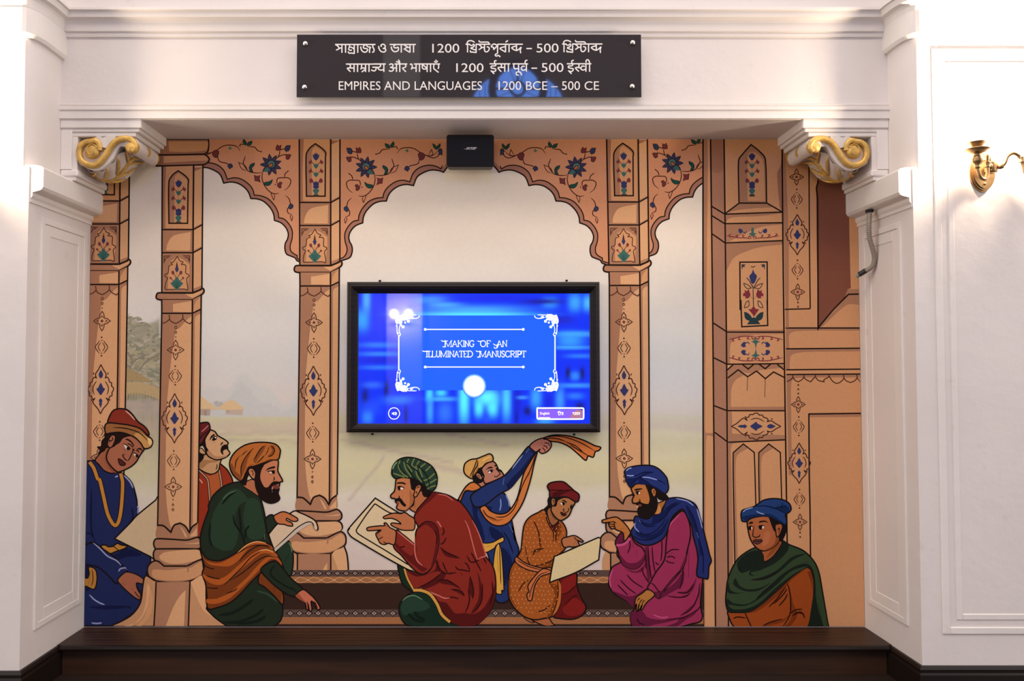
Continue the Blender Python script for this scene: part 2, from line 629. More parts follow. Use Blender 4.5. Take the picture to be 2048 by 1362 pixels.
class Art:
    def __init__(s, surf, view='p', gain=1.0, xf=None):
        s.su, s.view, s.b, s.slots, s.gain, s.xf = surf, view, bmesh.new(), [], gain, xf
        s.empty = True

    def slot(s, col):
        key = (col, round(s.gain, 2))
        if key not in s.slots:
            s.slots.append(key)
        return s.slots.index(key)

    def put(s, tris_v, tris_f, col, grp=None):
        xs = [v[0] for v in tris_v]
        ys = [v[1] for v in tris_v]
        z = s.su.layer(min(xs), max(xs), min(ys), max(ys)) if grp is None else grp
        off = z * s.su.step
        mi = s.slot(col)
        vs = []
        c = s.su.clamp
        for x, y in tris_v:
            q = P(x, y, s.su.d)
            if c:
                q.x = min(max(q.x, c[0]), c[1])
                q.z = min(max(q.z, c[2]), c[3])
            q.y -= off
            vs.append(s.b.verts.new(q))
        for f in tris_f:
            try:
                fc = s.b.faces.new([vs[i] for i in f])
                fc.material_index = mi
            except ValueError:
                pass
        s.empty = False
        return z

    def t(s, pts):
        if s.xf:
            return [s.xf(x, y) for x, y in pts]
        return pts

    def fill_raw(s, pts, col):
        pts = s.t(pts)
        q = [pts[0]]
        for p in pts[1:]:
            if math.hypot(p[0] - q[-1][0], p[1] - q[-1][1]) > 0.05:
                q.append(p)
        if len(q) < 3:
            return
        r = delaunay_2d_cdt([Vector(p) for p in q], [], [list(range(len(q)))], 1, 1e-5)
        s.put([(v.x, v.y) for v in r[0]], r[2], col)

    def line_raw(s, pts, w, col, closed=False, taper=True):
        pts = s.t(pts)
        w *= s.su.wk
        q = [pts[0]]
        for p in pts[1:]:
            if math.hypot(p[0] - q[-1][0], p[1] - q[-1][1]) > 0.05:
                q.append(p)
        if closed and math.hypot(q[0][0] - q[-1][0], q[0][1] - q[-1][1]) < 0.05:
            q.pop()
        n = len(q)
        if n < 2:
            return
        vs, fs = [], []
        for i, p in enumerate(q):
            a = q[i - 1] if (i > 0 or closed) else p
            b = q[(i + 1) % n] if (i < n - 1 or closed) else p
            d1 = (p[0] - a[0], p[1] - a[1])
            d2 = (b[0] - p[0], b[1] - p[1])
            l1, l2 = math.hypot(*d1), math.hypot(*d2)
            u1 = (d1[0] / l1, d1[1] / l1) if l1 else None
            u2 = (d2[0] / l2, d2[1] / l2) if l2 else None
            u1 = u1 or u2
            u2 = u2 or u1
            tx, ty = u1[0] + u2[0], u1[1] + u2[1]
            l = math.hypot(tx, ty)
            if l < 0.3:
                tx, ty, l = u2[0], u2[1], 1
            tx, ty = tx / l, ty / l
            k = 1 / max(0.6, abs(tx * u2[0] + ty * u2[1]))
            h = w / 2 * k
            if taper and not closed:
                f = i / (n - 1)
                h *= 0.25 + 0.75 * min(1, min(f, 1 - f) * 5) ** 0.7
            vs += [(p[0] - ty * h, p[1] + tx * h), (p[0] + ty * h, p[1] - tx * h)]
        m = n if closed else n - 1
        for i in range(m):
            j = (i + 1) % n
            fs.append((2 * i, 2 * i + 1, 2 * j + 1, 2 * j))
        s.put(vs, fs, col)

    def f(s, col, pts, o=0, oc='#1c1411'):
        q = smooth(parse(pts, s.view), True)
        s.fill_raw(q, col)
        if o:
            s.line_raw(q, o, oc, closed=True)
        return s

    def l(s, pts, w=2.2, col='#1c1411', taper=True, closed=False):
        q = smooth(parse(pts, s.view), closed)
        s.line_raw(q, w, col, closed, taper)
        return s

    def ls(s, *strokes, w=2.0, col='#1c1411', taper=True):
        for st_ in strokes:
            s.l(st_, w, col, taper)
        return s

    def e(s, cx, cy, rx, ry, col, rot=0.0, o=0, oc='#1c1411'):
        v = VW[s.view]
        cx, cy, rx, ry = v[0] + cx / v[2], v[1] + cy / v[2], rx / v[2], ry / v[2]
        ca, sa = math.cos(rot), math.sin(rot)
        n = 20
        q = [(cx + rx * math.cos(t * 2 * math.pi / n) * ca - ry * math.sin(t * 2 * math.pi / n) * sa,
              cy + rx * math.cos(t * 2 * math.pi / n) * sa + ry * math.sin(t * 2 * math.pi / n) * ca) for t in range(n)]
        s.fill_raw(q, col)
        if o:
            s.line_raw(q, o, oc, closed=True)
        return s

    def build(s, name, parent=None, label=None):
        me = bpy.data.meshes.new(name)
        bmesh.ops.recalc_face_normals(s.b, faces=[])
        for f in s.b.faces:
            f.normal_update()
            if f.normal.y > 0:
                f.normal_flip()
        s.b.to_mesh(me)
        s.b.free()
        for k in s.slots:
            me.materials.append(s.su.mat(k))
        o = bpy.data.objects.new(name, me)
        COL.objects.link(o)
        if parent:
            o.parent = parent
            o.matrix_parent_inverse = parent.matrix_world.inverted()
        if label:
            o['label'] = label
        return o


def text_polys(body, shear=0.0, bold=0.0):
    """outline of a line of text from the built-in font as (verts, faces), x to the right, y up"""
    cu = bpy.data.curves.new('lettering', 'FONT')
    cu.body = body
    cu.size = 1.0
    cu.offset = bold
    cu.shear = shear
    cu.resolution_u = 4
    o = bpy.data.objects.new('lettering', cu)
    COL.objects.link(o)
    dg = bpy.context.evaluated_depsgraph_get()
    dg.update()
    me = bpy.data.meshes.new_from_object(o.evaluated_get(dg))
    vs = [(v.co.x, v.co.y) for v in me.vertices]
    fs = [tuple(p.vertices) for p in me.polygons]
    bpy.data.objects.remove(o)
    bpy.data.curves.remove(cu)
    bpy.data.meshes.remove(me)
    return vs, fs


def put_text(art, body, x0, x1, ytop, ybot, col, bold=0.0, shear=0.0):
    """fit the text to a box of photo pixels (ink extents)"""
    vs, fs = text_polys(body, shear, bold)
    ax, bx = min(v[0] for v in vs), max(v[0] for v in vs)
    ay, by = min(v[1] for v in vs), max(v[1] for v in vs)
    q = [(x0 + (v[0] - ax) / (bx - ax) * (x1 - x0), ybot - (v[1] - ay) / (by - ay) * (ybot - ytop)) for v in vs]
    art.put(q, fs, col)


# ------------------------------------------------------------------ the title board on the beam
DS = DF + 0.045
a_, b_ = P(594, 69, DS), P(1283, 194, DS)
sg_ = empty('title_sign', (0, -DF, a_.z / 2 + b_.z / 2), 'long glossy black title board with three lines of white lettering on the beam', 'sign')
MB().box(a_.x, b_.x, -DS, -DS + 0.008, b_.z, a_.z, 0.0008).build('board', M_SIGN, sg_)
for (px, py) in ((611, 88), (609.5, 175), (1265, 86), (1264, 173.5)):
    q = P(px, py, DS)
    m = MB()
    m.lathe([(0, 0.010), (0.009, 0.009), (0.0115, 0.006), (0.012, 0.0), (0.008, -0.001), (0.008, -(DS - DF) + 0.003)], (q.x, -DS, q.z), (0, -1, 0), 24)
    m.build('standoff_screw', M_CHROME, sg_)
SF = Surface(DS + 0.0004, mk=lambda k: M_LETTER)
LW = 2.45
A = B1 = Art(SF, 's1')
B2 = Art(SF, 's1')
B3 = Art(SF, 'p')
A.ls('175,238 1548,238', '405,238 405,520', '205,425c 270,405 330,365 370,355 405,365', '180,238c 260,285 300,340 300,372', '530,238 530,520',
     '665,238 665,320c', '650,325 720,330 770,355 820,395', '665,325 640,365 640,410 690,435 745,425', '825,238 825,560', '625,475 630,515 670,535 740,530 815,545',
     '945,238 945,520', '1045,305 1060,400 1110,470 1180,500 1250,475 1275,430 1265,385 1210,375 1150,360 1135,315 1160,270 1210,250',
     '1235,250 1270,300 1320,325 1380,320', '1385,325 1350,400 1345,525', '1465,238 1455,320 1490,380 1500,440 1480,490 1435,500', w=LW, taper=False, col='w')
A.view = 's2'
A.ls('105,250 120,330 170,400 235,425 295,410 315,360 290,325 225,320', '185,275 175,230 210,200 260,205 295,240 295,290 260,315', w=LW, taper=False, col='w')
A.ls('430,205 1195,205', '475,265 490,340 540,400 600,415 670,385 690,330 670,285 640,300 600,305 560,290 550,250 580,220 610,230', '768,205 768,440',
     '845,210 930,265 1015,300', '955,285 900,310 855,340c 930,380 1020,435', '1025,205 1025,440', '1128,205 1128,440', w=LW, taper=False, col='w')
# second line, first half
A = B2
A.view = 's1'
A.ls('540,905 1702,905', '665,915 695,960 690,1000 650,1035 580,1042', '580,1042 630,1100 700,1165', '665,1040 810,1040', '820,905 820,1175', '938,905 938,1175',
     '1075,905 1070,1040 1045,1075', '1050,1040 1205,1040', '1210,905 1210,1175', '1080,1175 1140,1130 1200,1090', '1328,905 1328,1175', '1440,1010 1640,1015',
     '1570,1015 1565,1080 1530,1130 1480,1135 1400,1105', w=LW, taper=False, col='w')
A.e(1050, 1070, 22, 22, 'w')
A.view = 's2'
A.ls('-40,775 315,775', '150,790 165,830 130,865 75,880', '85,880 110,930 170,955 240,940', '258,775 258,1010', w=LW, taper=False, col='w')
A.ls('415,800 460,775 515,785 525,830 490,865 440,880', '480,880 530,905 535,950 500,980 450,985 405,965', '520,890 615,890', '570,775 945,775', '628,775 628,1010', '725,775 725,1010',
     '725,770 715,700 680,650', '720,750 670,715 615,710', '880,790 905,830 880,870 800,895', '800,895 850,950 905,1005', w=LW, taper=False, col='w')
A.ls('1020,795 1060,775 1085,800 1085,900 1060,925', '1060,890 1195,890', '1140,775 1905,775', '1203,775 1203,1010', '1303,775 1303,1010', '1385,790 1385,880 1430,925 1520,905', '1400,800 1460,850 1520,890',
     '1525,775 1525,1010', '1625,775 1625,1010', '1725,775 1720,900 1780,960 1860,1020', '1850,785 1865,850 1845,920', '1730,700 1785,725 1840,690', w=LW, taper=False, col='w')
A.e(1065, 920, 20, 20, 'w')
A.e(1785, 670, 22, 22, 'w')


def khrishta(A, tail):
    # headline, i-sign, kh+r, s+t
    if tail == 0:
        A.view = 's3'
        tr_ = lambda x, y: (x, y)
    else:
        A.view = 's4'
        tr_ = lambda x, y: (985 + (x - 215) * 0.7222 - 0, 148 + (y - 212) * 0.722)
    def T(st_):
        out = []
        for tok in st_.split():
            x, y = tok.split(',')
            x, y = tr_(float(x), float(y))
            out.append('%.1f,%.1f' % (x, y))
        return ' '.join(out)
    A.ls(*[T(q) for q in ('175,212 310,212', '490,212 960,212', '237,470 237,212 225,170 260,115 330,100 400,115 460,155', '300,215 330,245 380,250 430,205',
                        '430,205 450,250 420,300 330,335', '330,335 400,365 505,400', '508,212 508,485', '325,405 335,455 400,460 505,475',
                        '590,225 660,270 670,310 660,340', '590,385 650,350 700,315 770,315', '772,215 772,400 810,450 870,440 915,380 915,320 870,295 840,300',
                        '595,90 610,130 660,145 860,145 905,165 905,210')], w=LW, taper=False, col='w')


A = B1
khrishta(A, 0)
A.ls('1180,212 1540,212', '1560,212 1980,212', '985,300 1000,250 1070,205 1150,235 1170,260', '985,300 1040,305 1065,340 1050,385', '1060,380 1160,275', '1185,212 1183,500', '1183,505 1120,530 1115,570 1160,585 1215,565 1270,615',
     '1435,150 1510,90', '1435,212 1435,465', '1430,285 1265,345 1430,455', '1545,212 1545,465', '1780,212 1780,410', '1775,265 1630,325 1785,410 1930,300', '1930,300 1900,400 1915,495', w=LW, taper=False, col='w')
khrishta(A, 1)
A.ls('1560,148 1875,148', '1560,148 1560,335', '1735,150 1735,290', '1730,185 1625,230 1735,290 1845,210', '1845,210 1825,280 1832,352', w=LW, taper=False, col='w')
A.ls('1375,148 1560,148', w=LW, taper=False, col='w')
A.ls('145,252 270,252', w=LW, taper=False, col='w')
# second line, right half
A = B2
A.view = 's4'
A.l('260,698 390,698', LW, 'w', False)
A.view = 's3'
A.ls('930,830 1585,830', '1655,830 2060,830', '1120,830 1130,870 1100,895 1000,900 975,940 1010,970 1090,980 1130,1020 1100,1065 1030,1070 965,1045', '1000,1065 1040,1110 1080,1145', '1105,825 1085,780 1100,735 1150,730',
     '1280,840 1310,880 1290,930 1190,950', '1190,950 1240,1020 1300,1080', '1270,945 1400,945', '1410,830 1410,1080', '1525,830 1525,1080',
     '1700,830 1695,920 1730,985 1830,975', '1845,830 1845,1080', '1845,1080 1780,1100 1775,1160 1810,1185 1850,1180', '1845,1085 1900,1100 1945,1190', w=LW, taper=False, col='w')
A.view = 's4'
A.ls('-20,602 185,602', '145,602 145,780', '140,720 80,745 40,730 30,690 60,655 110,660', '135,600 115,565 130,525 170,520', w=LW, taper=False, col='w')
A.ls('1065,598 1625,598', '1195,598 1200,625 1175,645 1110,650 1100,680 1150,700 1205,710 1205,750 1160,775 1095,755', '1120,770 1150,805 1175,825', '1190,595 1175,555 1190,525 1225,520',
     '1325,600 1345,635 1320,675 1255,690', '1255,690 1290,730 1340,775', '1330,690 1400,690', '1500,598 1500,780', '1500,715 1440,740 1395,725 1390,685 1420,650 1475,660', '1583,598 1583,780', '1585,600 1570,530 1530,505 1500,540 1510,570', w=LW, taper=False, col='w')
# digits and the English line
for (tx, x0, x1, y0, y1) in (('1200', 864.5, 918.5, 87.5, 105.3), ('500', 1073, 1117, 87, 105), ('1200', 912.5, 967, 126.5, 144.3), ('500', 1083, 1127, 126, 144),
                             ('EMPIRES AND LANGUAGES', 677.5, 964, 162.5, 180), ('1200 BCE \u2013 500 CE', 997, 1198, 162.5, 180)):
    put_text(B3 if y0 > 150 else B2 if y0 > 110 else B1, tx, x0, x1, y0, y1, 'w')
for A_, lb_ in ((B1, 'off-white line of Bengali lettering'), (B2, 'off-white line of Hindi lettering'), (B3, 'off-white line of English capitals')):
    A_.build('lettering', sg_, lb_)

# ------------------------------------------------------------------ the loudspeaker under the beam
sp = empty('loudspeaker', P(940, 338, 0.03), 'small black wall loudspeaker centred under the beam above the mural arch', 'speaker')
d1, d0 = 0.155, 0.055
q = [P(893, 269, d1), P(988, 269, d1), P(988, 333, d1), P(895, 334, d1)]


def rrect(cx, cz, hw, hh, r, n=6):
    out = []
    for (sx, sz, a0) in ((1, 1, 0), (-1, 1, 90), (-1, -1, 180), (1, -1, 270)):
        for k in range(n + 1):
            a = math.radians(a0 + 90 * k / n)
            out.append((cx + sx * (hw - r) + r * math.cos(a), cz + sz * (hh - r) + r * math.sin(a)))
    return out


scx, scz = (q[0].x + q[2].x) / 2, (q[0].z + q[2].z) / 2
shw, shh = (q[1].x - q[0].x) / 2, (q[0].z - q[2].z) / 2


def loft(rows, name, m_, parent):
    b = bmesh.new()
    R_ = [[b.verts.new(v) for v in r] for r in rows]
    n = len(rows[0])
    for i in range(len(R_) - 1):
        for k in range(n):
            f = b.faces.new((R_[i][k], R_[i][(k + 1) % n], R_[i + 1][(k + 1) % n], R_[i + 1][k]))
    b.faces.new(R_[0])
    b.faces.new(R_[-1])
    mm = MB()
    mm.b.free()
    mm.b = b
    return mm.build(name, m_, parent)


def srow(y, k, r):
    return [(x, y, z) for x, z in rrect(scx, scz, shw * k, shh * k, r)]


loft([srow(-d0, 0.90, 0.012), srow(-d0 - 0.02, 0.96, 0.012), srow(-d1 + 0.014, 1.0, 0.012)], 'cabinet', M_GREY, sp)
loft([srow(-d1 + 0.014, 1.0, 0.012), srow(-d1 + 0.004, 1.0, 0.012), srow(-d1 + 0.001, 0.985, 0.011), srow(-d1, 0.96, 0.010)], 'grille', M_BLACK, sp)
br = MB()
br.box(scx - 0.04, scx + 0.04, -d0 - 0.004, -0.015, scz - 0.02, scz + 0.02, 0.004)
br.box(scx - 0.06, scx + 0.06, -0.020, -0.0125, scz - 0.05, scz + 0.05, 0.003)
br.build('wall_bracket', M_BLACK, sp)
M_LOGO = mat('silver_print', '#c9c6c0', 0.4)
SP = Surface(d1 + 0.0003, mk=lambda k: M_LOGO)
A = Art(SP, 'sp')
A.ls('840,591 915,591', '1085,572 1165,572', '905,556 1155,553', w=0.5, taper=False, col='w')
put_text(A, 'BOSE', 932, 952.5, 294.8, 299.2, 'w', bold=0.02, shear=0.45)
A.build('badge', sp, 'small slanted silver maker badge')

# ------------------------------------------------------------------ the framed screen
DT = 0.075
tv = empty('framed_screen', P(945, 866, 0.0), 'wall screen in a dark moulded wooden frame showing a bright blue title page', 'screen')
fo = [P(694.0, 563.5, DT - 0.02), P(1201, 865, DT - 0.02)]
fi = [P(716.5, 586.5, 0.05), P(1181, 847.5, 0.05)]
xo0, xo1, zo1, zo0 = fo[0].x, fo[1].x, fo[0].z, fo[1].z
xi0, xi1, zi1, zi0 = fi[0].x, fi[1].x, fi[0].z, fi[1].z
# stepped frame profile: fraction from outer edge to inner edge, depth
prof = [(0, 0.012), (0, DT - 0.026), (0.05, DT - 0.018), (0.20, DT - 0.015), (0.30, DT - 0.006), (0.42, DT - 0.004), (0.46, DT - 0.010), (0.60, DT - 0.012),
        (0.66, DT - 0.020), (0.82, DT - 0.023), (0.86, DT - 0.032), (1.0, DT - 0.036), (1.0, 0.03)]
b = bmesh.new()
rows = []
for (fx, fz) in ((0, 0), (1, 0), (1, 1), (0, 1)):
    r = []
    for t, dd in prof:
        x = (xo0 + (xi0 - xo0) * t) if fx == 0 else (xo1 + (xi1 - xo1) * t)
        z = (zo0 + (zi0 - zo0) * t) if fz == 0 else (zo1 + (zi1 - zo1) * t)
        r.append(b.verts.new((x, -dd, z)))
    rows.append(r)
for i in range(4):
    for j in range(len(prof) - 1):
        b.faces.new((rows[i][j], rows[(i + 1) % 4][j], rows[(i + 1) % 4][j + 1], rows[i][j + 1]))
mm = MB()
mm.b.free()
mm.b = b
mm.build('frame', M_FRAME, tv)
for (px, py) in ((760, 562), (1133, 561.5), (745, 868), (1148, 869)):
    q = P(px, py, 0.012)
    MB().box(q.x - 0.006, q.x + 0.006, -0.020, -0.0125, q.z - 0.005, q.z + 0.005, 0.002).build('fixing_clip', M_FRAME, tv)
# the screen panel: a blurred blue picture (light it gives off), title panel, lettering and buttons
DP = 0.036
M_SCREEN = bpy.data.materials.new('lit_screen')
M_SCREEN.use_nodes = True
nt = M_SCREEN.node_tree
bs = nt.nodes['Principled BSDF']
bs.inputs['Base Color'].default_value = (0.005, 0.005, 0.006, 1)
bs.inputs['Roughness'].default_value = 0.03
bs.inputs['Specular IOR Level'].default_value = 0.38
at = nt.nodes.new('ShaderNodeVertexColor')
at.layer_name = 'picture'
nt.links.new(at.outputs['Color'], bs.inputs['Emission Color'])
bs.inputs['Emission Strength'].default_value = 1.0
blobs = [  # x, y, half width, half height, colour, softness
    (948, 622, 95, 10, '#46a8ff', 1), (948, 629, 100, 4, '#58e4ff', 1), (725, 640, 12, 20, '#2f9cff', 1), (733, 600, 7, 22, '#4aa8ff', 1), (1100, 606, 14, 10, '#2f8cff', 1), (1085, 603, 40, 5, '#141a9c', 1),
    (1150, 605, 12, 16, '#3aa0ff', 1), (1175, 606, 8, 14, '#48b4ff', 1), (1140, 680, 25, 14, '#3296ff', 1), (1150, 668, 40, 5, '#3fa2ff', 1), (1140, 695, 40, 3, '#3fa2ff', 1), (1125, 640, 20, 8, '#1626c8', 1),
    (1160, 712, 26, 4, '#2878ff', 1), (1152, 771, 34, 4, '#3a94ff', 1), (1136, 746, 5, 11, '#0c1466', 1), (1164, 747, 5, 12, '#0c1466', 1), (1150, 752, 8, 8, '#2f86ff', 1),
    (760, 690, 38, 5, '#2e78ff', 1), (760, 708, 38, 4, '#3282ff', 1), (760, 720, 38, 6, '#0c22d8', 1), (760, 735, 36, 4, '#2a74ff', 1), (730, 800, 7, 25, '#0a1470', 1), (773, 778, 5, 16, '#0a1470', 1),
    (745, 770, 18, 6, '#2c66ff', 1), (742, 815, 22, 14, '#1a48ff', 1), (735, 835, 10, 12, '#2f80ff', 1), (800, 800, 30, 8, '#2f74ff', 1), (812, 830, 4, 18, '#0a1890', 1), (838, 815, 18, 18, '#1434f0', 1),
    (859, 790, 6, 12, '#4ee0ff', 1), (860, 820, 6, 26, '#3f9cff', 1), (885, 798, 24, 4, '#46b4ff', 1), (890, 825, 14, 20, '#2c70ff', 1), (882, 786, 10, 6, '#44d4ff', 1), (928, 800, 9, 40, '#5af0ff', 1),
    (975, 795, 20, 14, '#62f4ff', 1), (958, 815, 8, 16, '#55e8ff', 1), (985, 815, 10, 16, '#55e8ff', 1), (972, 835, 6, 10, '#1c50ff', 1), (1013, 800, 8, 34, '#4cc8ff', 1), (1035, 800, 8, 30, '#0c20d0', 1),
    (1055, 822, 8, 9, '#0a1478', 1), (1045, 795, 10, 3, '#3f94ff', 1), (1033, 835, 4, 16, '#0a18a8', 1), (1072, 795, 10, 20, '#389cff', 1), (1097, 805, 8, 14, '#0a22d8', 1), (1120, 800, 8, 24, '#3a90ff', 1), (1150, 792, 16, 6, '#2a74ff', 1),
    (1160, 815, 9, 10, '#0c1674', 1), (1090, 843, 16, 6, '#3698ff', 1), (860, 600, 30, 8, '#3c8cff', 1), (890, 610, 30, 5, '#46a4ff', 1), (800, 660, 30, 20, '#2a40ff', 1), (1000, 596, 60, 5, '#1226e8', 1),
]
BC = lin('#0430f2')


def screen_col(px, py):
    c = list(BC)
    for (x, y, hw, hh, h, sft) in blobs:
        dx, dy = abs(px - x) / hw, abs(py - y) / hh
        w = math.exp(-(dx * 0.95) ** 2.4) * math.exp(-(dy * 0.95) ** 2.4)
        if w > 0.01:
            k = lin(h)
            c = [a * (1 - w) + b_ * w for a, b_ in zip(c, k)]
    return c


b = bmesh.new()
ly = b.loops.layers.float_color.new('picture')
NX, NY = 150, 84
gv = [[None] * (NX + 1) for _ in range(NY + 1)]
for j in range(NY + 1):
    for i in range(NX + 1):
        px, py = 712 + (1185 - 712) * i / NX, 583 + (851 - 583) * j / NY
        gv[j][i] = (b.verts.new(P(px, py, DP)), screen_col(px, py))
for j in range(NY):
    for i in range(NX):
        cs = (gv[j + 1][i], gv[j + 1][i + 1], gv[j][i + 1], gv[j][i])
        f = b.faces.new([c[0] for c in cs])
        for lp, c in zip(f.loops, cs):
            lp[ly] = (*c[1], 1)
me = bpy.data.meshes.new('screen')
b.to_mesh(me)
b.free()
me.materials.append(M_SCREEN)
scr = bpy.data.objects.new('screen', me)
COL.objects.link(scr)
scr.parent = tv
scr.matrix_parent_inverse = tv.matrix_world.inverted()


def glow(k):
    return mat('screen_light_' + k[0].strip('#'), '#000000', 0.03, spec=0.38, emit=k[0], es=1.25 if k[0] == '#ffffff' else 1.0)


ST = Surface(DP + 0.0006, mk=glow)
A = Art(ST, 't1')
A.f('#1f64ff', '@p 797,631c 1113,631c 1113,780.5c 797,780.5c')
A.build('title_panel', scr)
A = Art(ST, 't1')
WH = '#ffffff'
A.l('@p 797.5,670 797.5,740', 2.3, WH, False)
A.l('@p 1110,670 1110,740', 2.3, WH, False)
for y in (658.8, 734):
    A.l('@p 850,%g 1047,%g' % (y, y), 2.0, WH, False)
    for x in (850.5, 1046.5):
        A.view = 'p'
        A.e(x, y, 2.7, 2.7, WH)


def corner(mx, my):
    """scrollwork corner of the title panel, mirrored by mx / my"""
    A.xf = lambda x, y: ((x if mx > 0 else 1907.8 - x), (y if my > 0 else 1411.5 - y))
    A.view = 't1'
    A.f(WH, '850,640 870,600 900,610 960,590 1010,612 1040,640 1010,650 985,690 950,690 940,730 915,760 890,735 850,735 838,690')
    A.ls('870,615 1000,608 1090,605 1160,602', '1040,640 1100,655 1160,655 1195,635 1200,605', '1110,650 1085,625 1060,640', w=1.6, col=WH)
    A.ls('862,640 860,760 864,850 870,905', '905,760 895,830 905,880 915,900 895,928 880,905', w=1.6, col=WH)
    for (x, y, r) in ((1035, 700, 22), (1010, 670, 16), (955, 785, 22), (925, 760, 16), (985, 720, 15), (855, 770, 10), (1075, 630, 12), (880, 880, 12), (1000, 600, 12), (850, 700, 14)):
        A.e(x, y, r, r, WH)
    for (x, y, r) in ((872, 705, 11), (935, 690, 10), (905, 735, 8), (1000, 640, 9), (960, 655, 7), (1150, 632, 9), (884, 885, 5), (905, 640, 10), (1030, 698, 6), (950, 783, 6), (870, 660, 6), (975, 615, 6), (930, 625, 5), (960, 712, 5)):
        A.e(x, y, r, r * 0.5, '#2f78ff', rot=x)
    A.xf = None


for mx in (1, -1):
    for my in (1, -1):
        corner(mx, my)
# serif capitals drawn with strokes
GL = {'M': ('.08,0 .08,1', '.08,1 .5,.02', '.5,.02 .92,1', '.92,1 .92,0', '-.04,0 .22,0', '.76,0 1.08,0', '-.02,1 .12,1', '.88,1 1.06,1'), 'A': ('.05,0 .5,1', '.5,1 .95,0', '.2,.36 .8,.36', '-.08,0 .2,0', '.8,0 1.08,0'),
      'K': ('.15,0 .15,1', '.15,.42 .9,1', '.4,.6 .95,0', '0,0 .3,0', '0,1 .3,1', '.7,1 1,1', '.8,0 1.06,0'), 'I': ('.5,0 .5,1', '.1,0 .9,0', '.1,1 .9,1'),
      'N': ('.12,0 .12,1', '.12,1 .88,0', '.88,0 .88,1', '-.04,0 .28,0', '.72,1 1.04,1'), 'G': ('.95,.8 .75,.97 .5,1 .2,.85 .05,.5 .2,.15 .5,0 .8,.08 .9,.4', '.62,.42 1.05,.42'),
      'O': ('.5,1 .2,.87 .05,.5 .2,.13 .5,0 .8,.13 .95,.5 .8,.87 .5,1',), 'F': ('.18,0 .18,1', '.02,1 .95,1', '.95,1 .95,.8', '.18,.52 .7,.52', '0,0 .4,0'),
      'L': ('.15,0 .15,1', '0,0 .95,0', '.95,0 .95,.25', '0,1 .32,1'), 'U': ('.15,1 .15,.3 .3,.05 .5,0 .7,.05 .85,.3 .85,1', '0,1 .3,1', '.7,1 1,1'),
      'T': ('.5,0 .5,1', '.02,1 .98,1', '.02,1 .02,.8', '.98,1 .98,.8', '.3,0 .7,0'), 'E': ('.15,0 .15,1', '0,1 .9,1', '0,0 .95,0', '.15,.52 .7,.52', '.9,1 .9,.82', '.95,0 .95,.2'),
      'D': ('.15,0 .15,1', '0,1 .4,1 .75,.9 .97,.5 .75,.1 .4,0 0,0'), 'S': ('.88,.8 .65,1 .3,.97 .12,.75 .35,.55 .7,.42 .88,.22 .6,0 .3,.02 .1,.2',),
      'C': ('.95,.8 .75,.97 .5,1 .2,.85 .05,.5 .2,.15 .5,0 .75,.05 .95,.22',), 'R': ('.15,0 .15,1', '0,1 .5,1 .85,.9 .85,.6 .5,.48 .15,.48', '.5,.48 .98,0', '0,0 .3,0', '.85,0 1.08,0'),
      'P': ('.15,0 .15,1', '0,1 .5,1 .88,.9 .88,.58 .5,.44 .15,.44', '0,0 .35,0')}


def caps(word, xs, y0, y1):
    """xs: left edge of each letter and the right edge of the last, photo pixels"""
    for ch, xa, xb in zip(word, xs[:-1], xs[1:]):
        w_ = (xb - xa) * 0.94
        for k, stq in enumerate(GL[ch]):
            pts = []
            for tok in stq.split():
                x, y = map(float, tok.split(','))
                pts.append((xa + x * w_, y1 + (y0 - y1) * y, False))
            wd = 1.5 if (k == 0 or len(pts) > 3) else 1.0
            A.line_raw(smooth(pts, False), wd, WH, taper=False)


v = lambda x: 820 + x / 7.877
caps('MAKING', [v(q) for q in (545, 665, 750, 835, 865, 935, 1015)], 681.2, 693.3)
caps('OF', [v(q) for q in (1105, 1205, 1275)], 681.2, 693.3)
caps('AN', [v(q) for q in (1365, 1455, 1535)], 681.2, 693.3)
caps('ILLUMINATED', [v(q) for q in (245, 290, 345, 410, 480, 585, 620, 700, 775, 845, 905, 995)], 702, 714)
caps('MANUSCRIPT', [v(q) for q in (1095, 1205, 1290, 1375, 1440, 1500, 1580, 1655, 1690, 1755, 1835)], 702, 714)
A.view = 't5'
A.ls('490,162 520,178 600,172', '560,180 555,240 540,268 512,258', '1060,172 1100,180 1160,168', '1310,215 1350,240 1400,228', '1400,225 1370,280 1335,285 1325,262',
     '192,325 220,338 330,335', '1035,325 1065,340 1130,338', '1100,345 1100,400 1080,430 1058,420', '1700,390 1740,385 1760,360 1740,340', w=1.5, col=WH)
A.view = 't3'
A.l('735,960 745,920 775,885 818,875 860,885 890,920 902,960 890,1000 860,1035 818,1046 775,1035 745,1000', 1.5, WH, closed=True)
A.f(WH, '785,950c 800,950c 822,935c 822,988c 800,972c 785,972c')
A.ls('832,945 842,962 832,980', '842,938 856,962 842,986', w=1.3, col=WH, taper=False)
A.build('title_lettering', scr)
A = Art(ST, 'p')
A.f('#8f64ff', '1079,820 1120,819.5 1163,820 1163,836 1120,836.5 1079,836')
A.f('#b87a8c', '1143,829c 1153,820c 1163,820c 1163,836c 1140,836c')
A.l('1074.5,816.5 1077,816.3 1165,816.3 1167,818 1167,836 1165,838 1077,838 1074.5,836', 3.0, WH, closed=True)
A.l('1077,835.6 1100,835.6', 2, WH, False)
put_text(A, 'English', 1080.3, 1099, 824.2, 830.6, WH, bold=0.012)
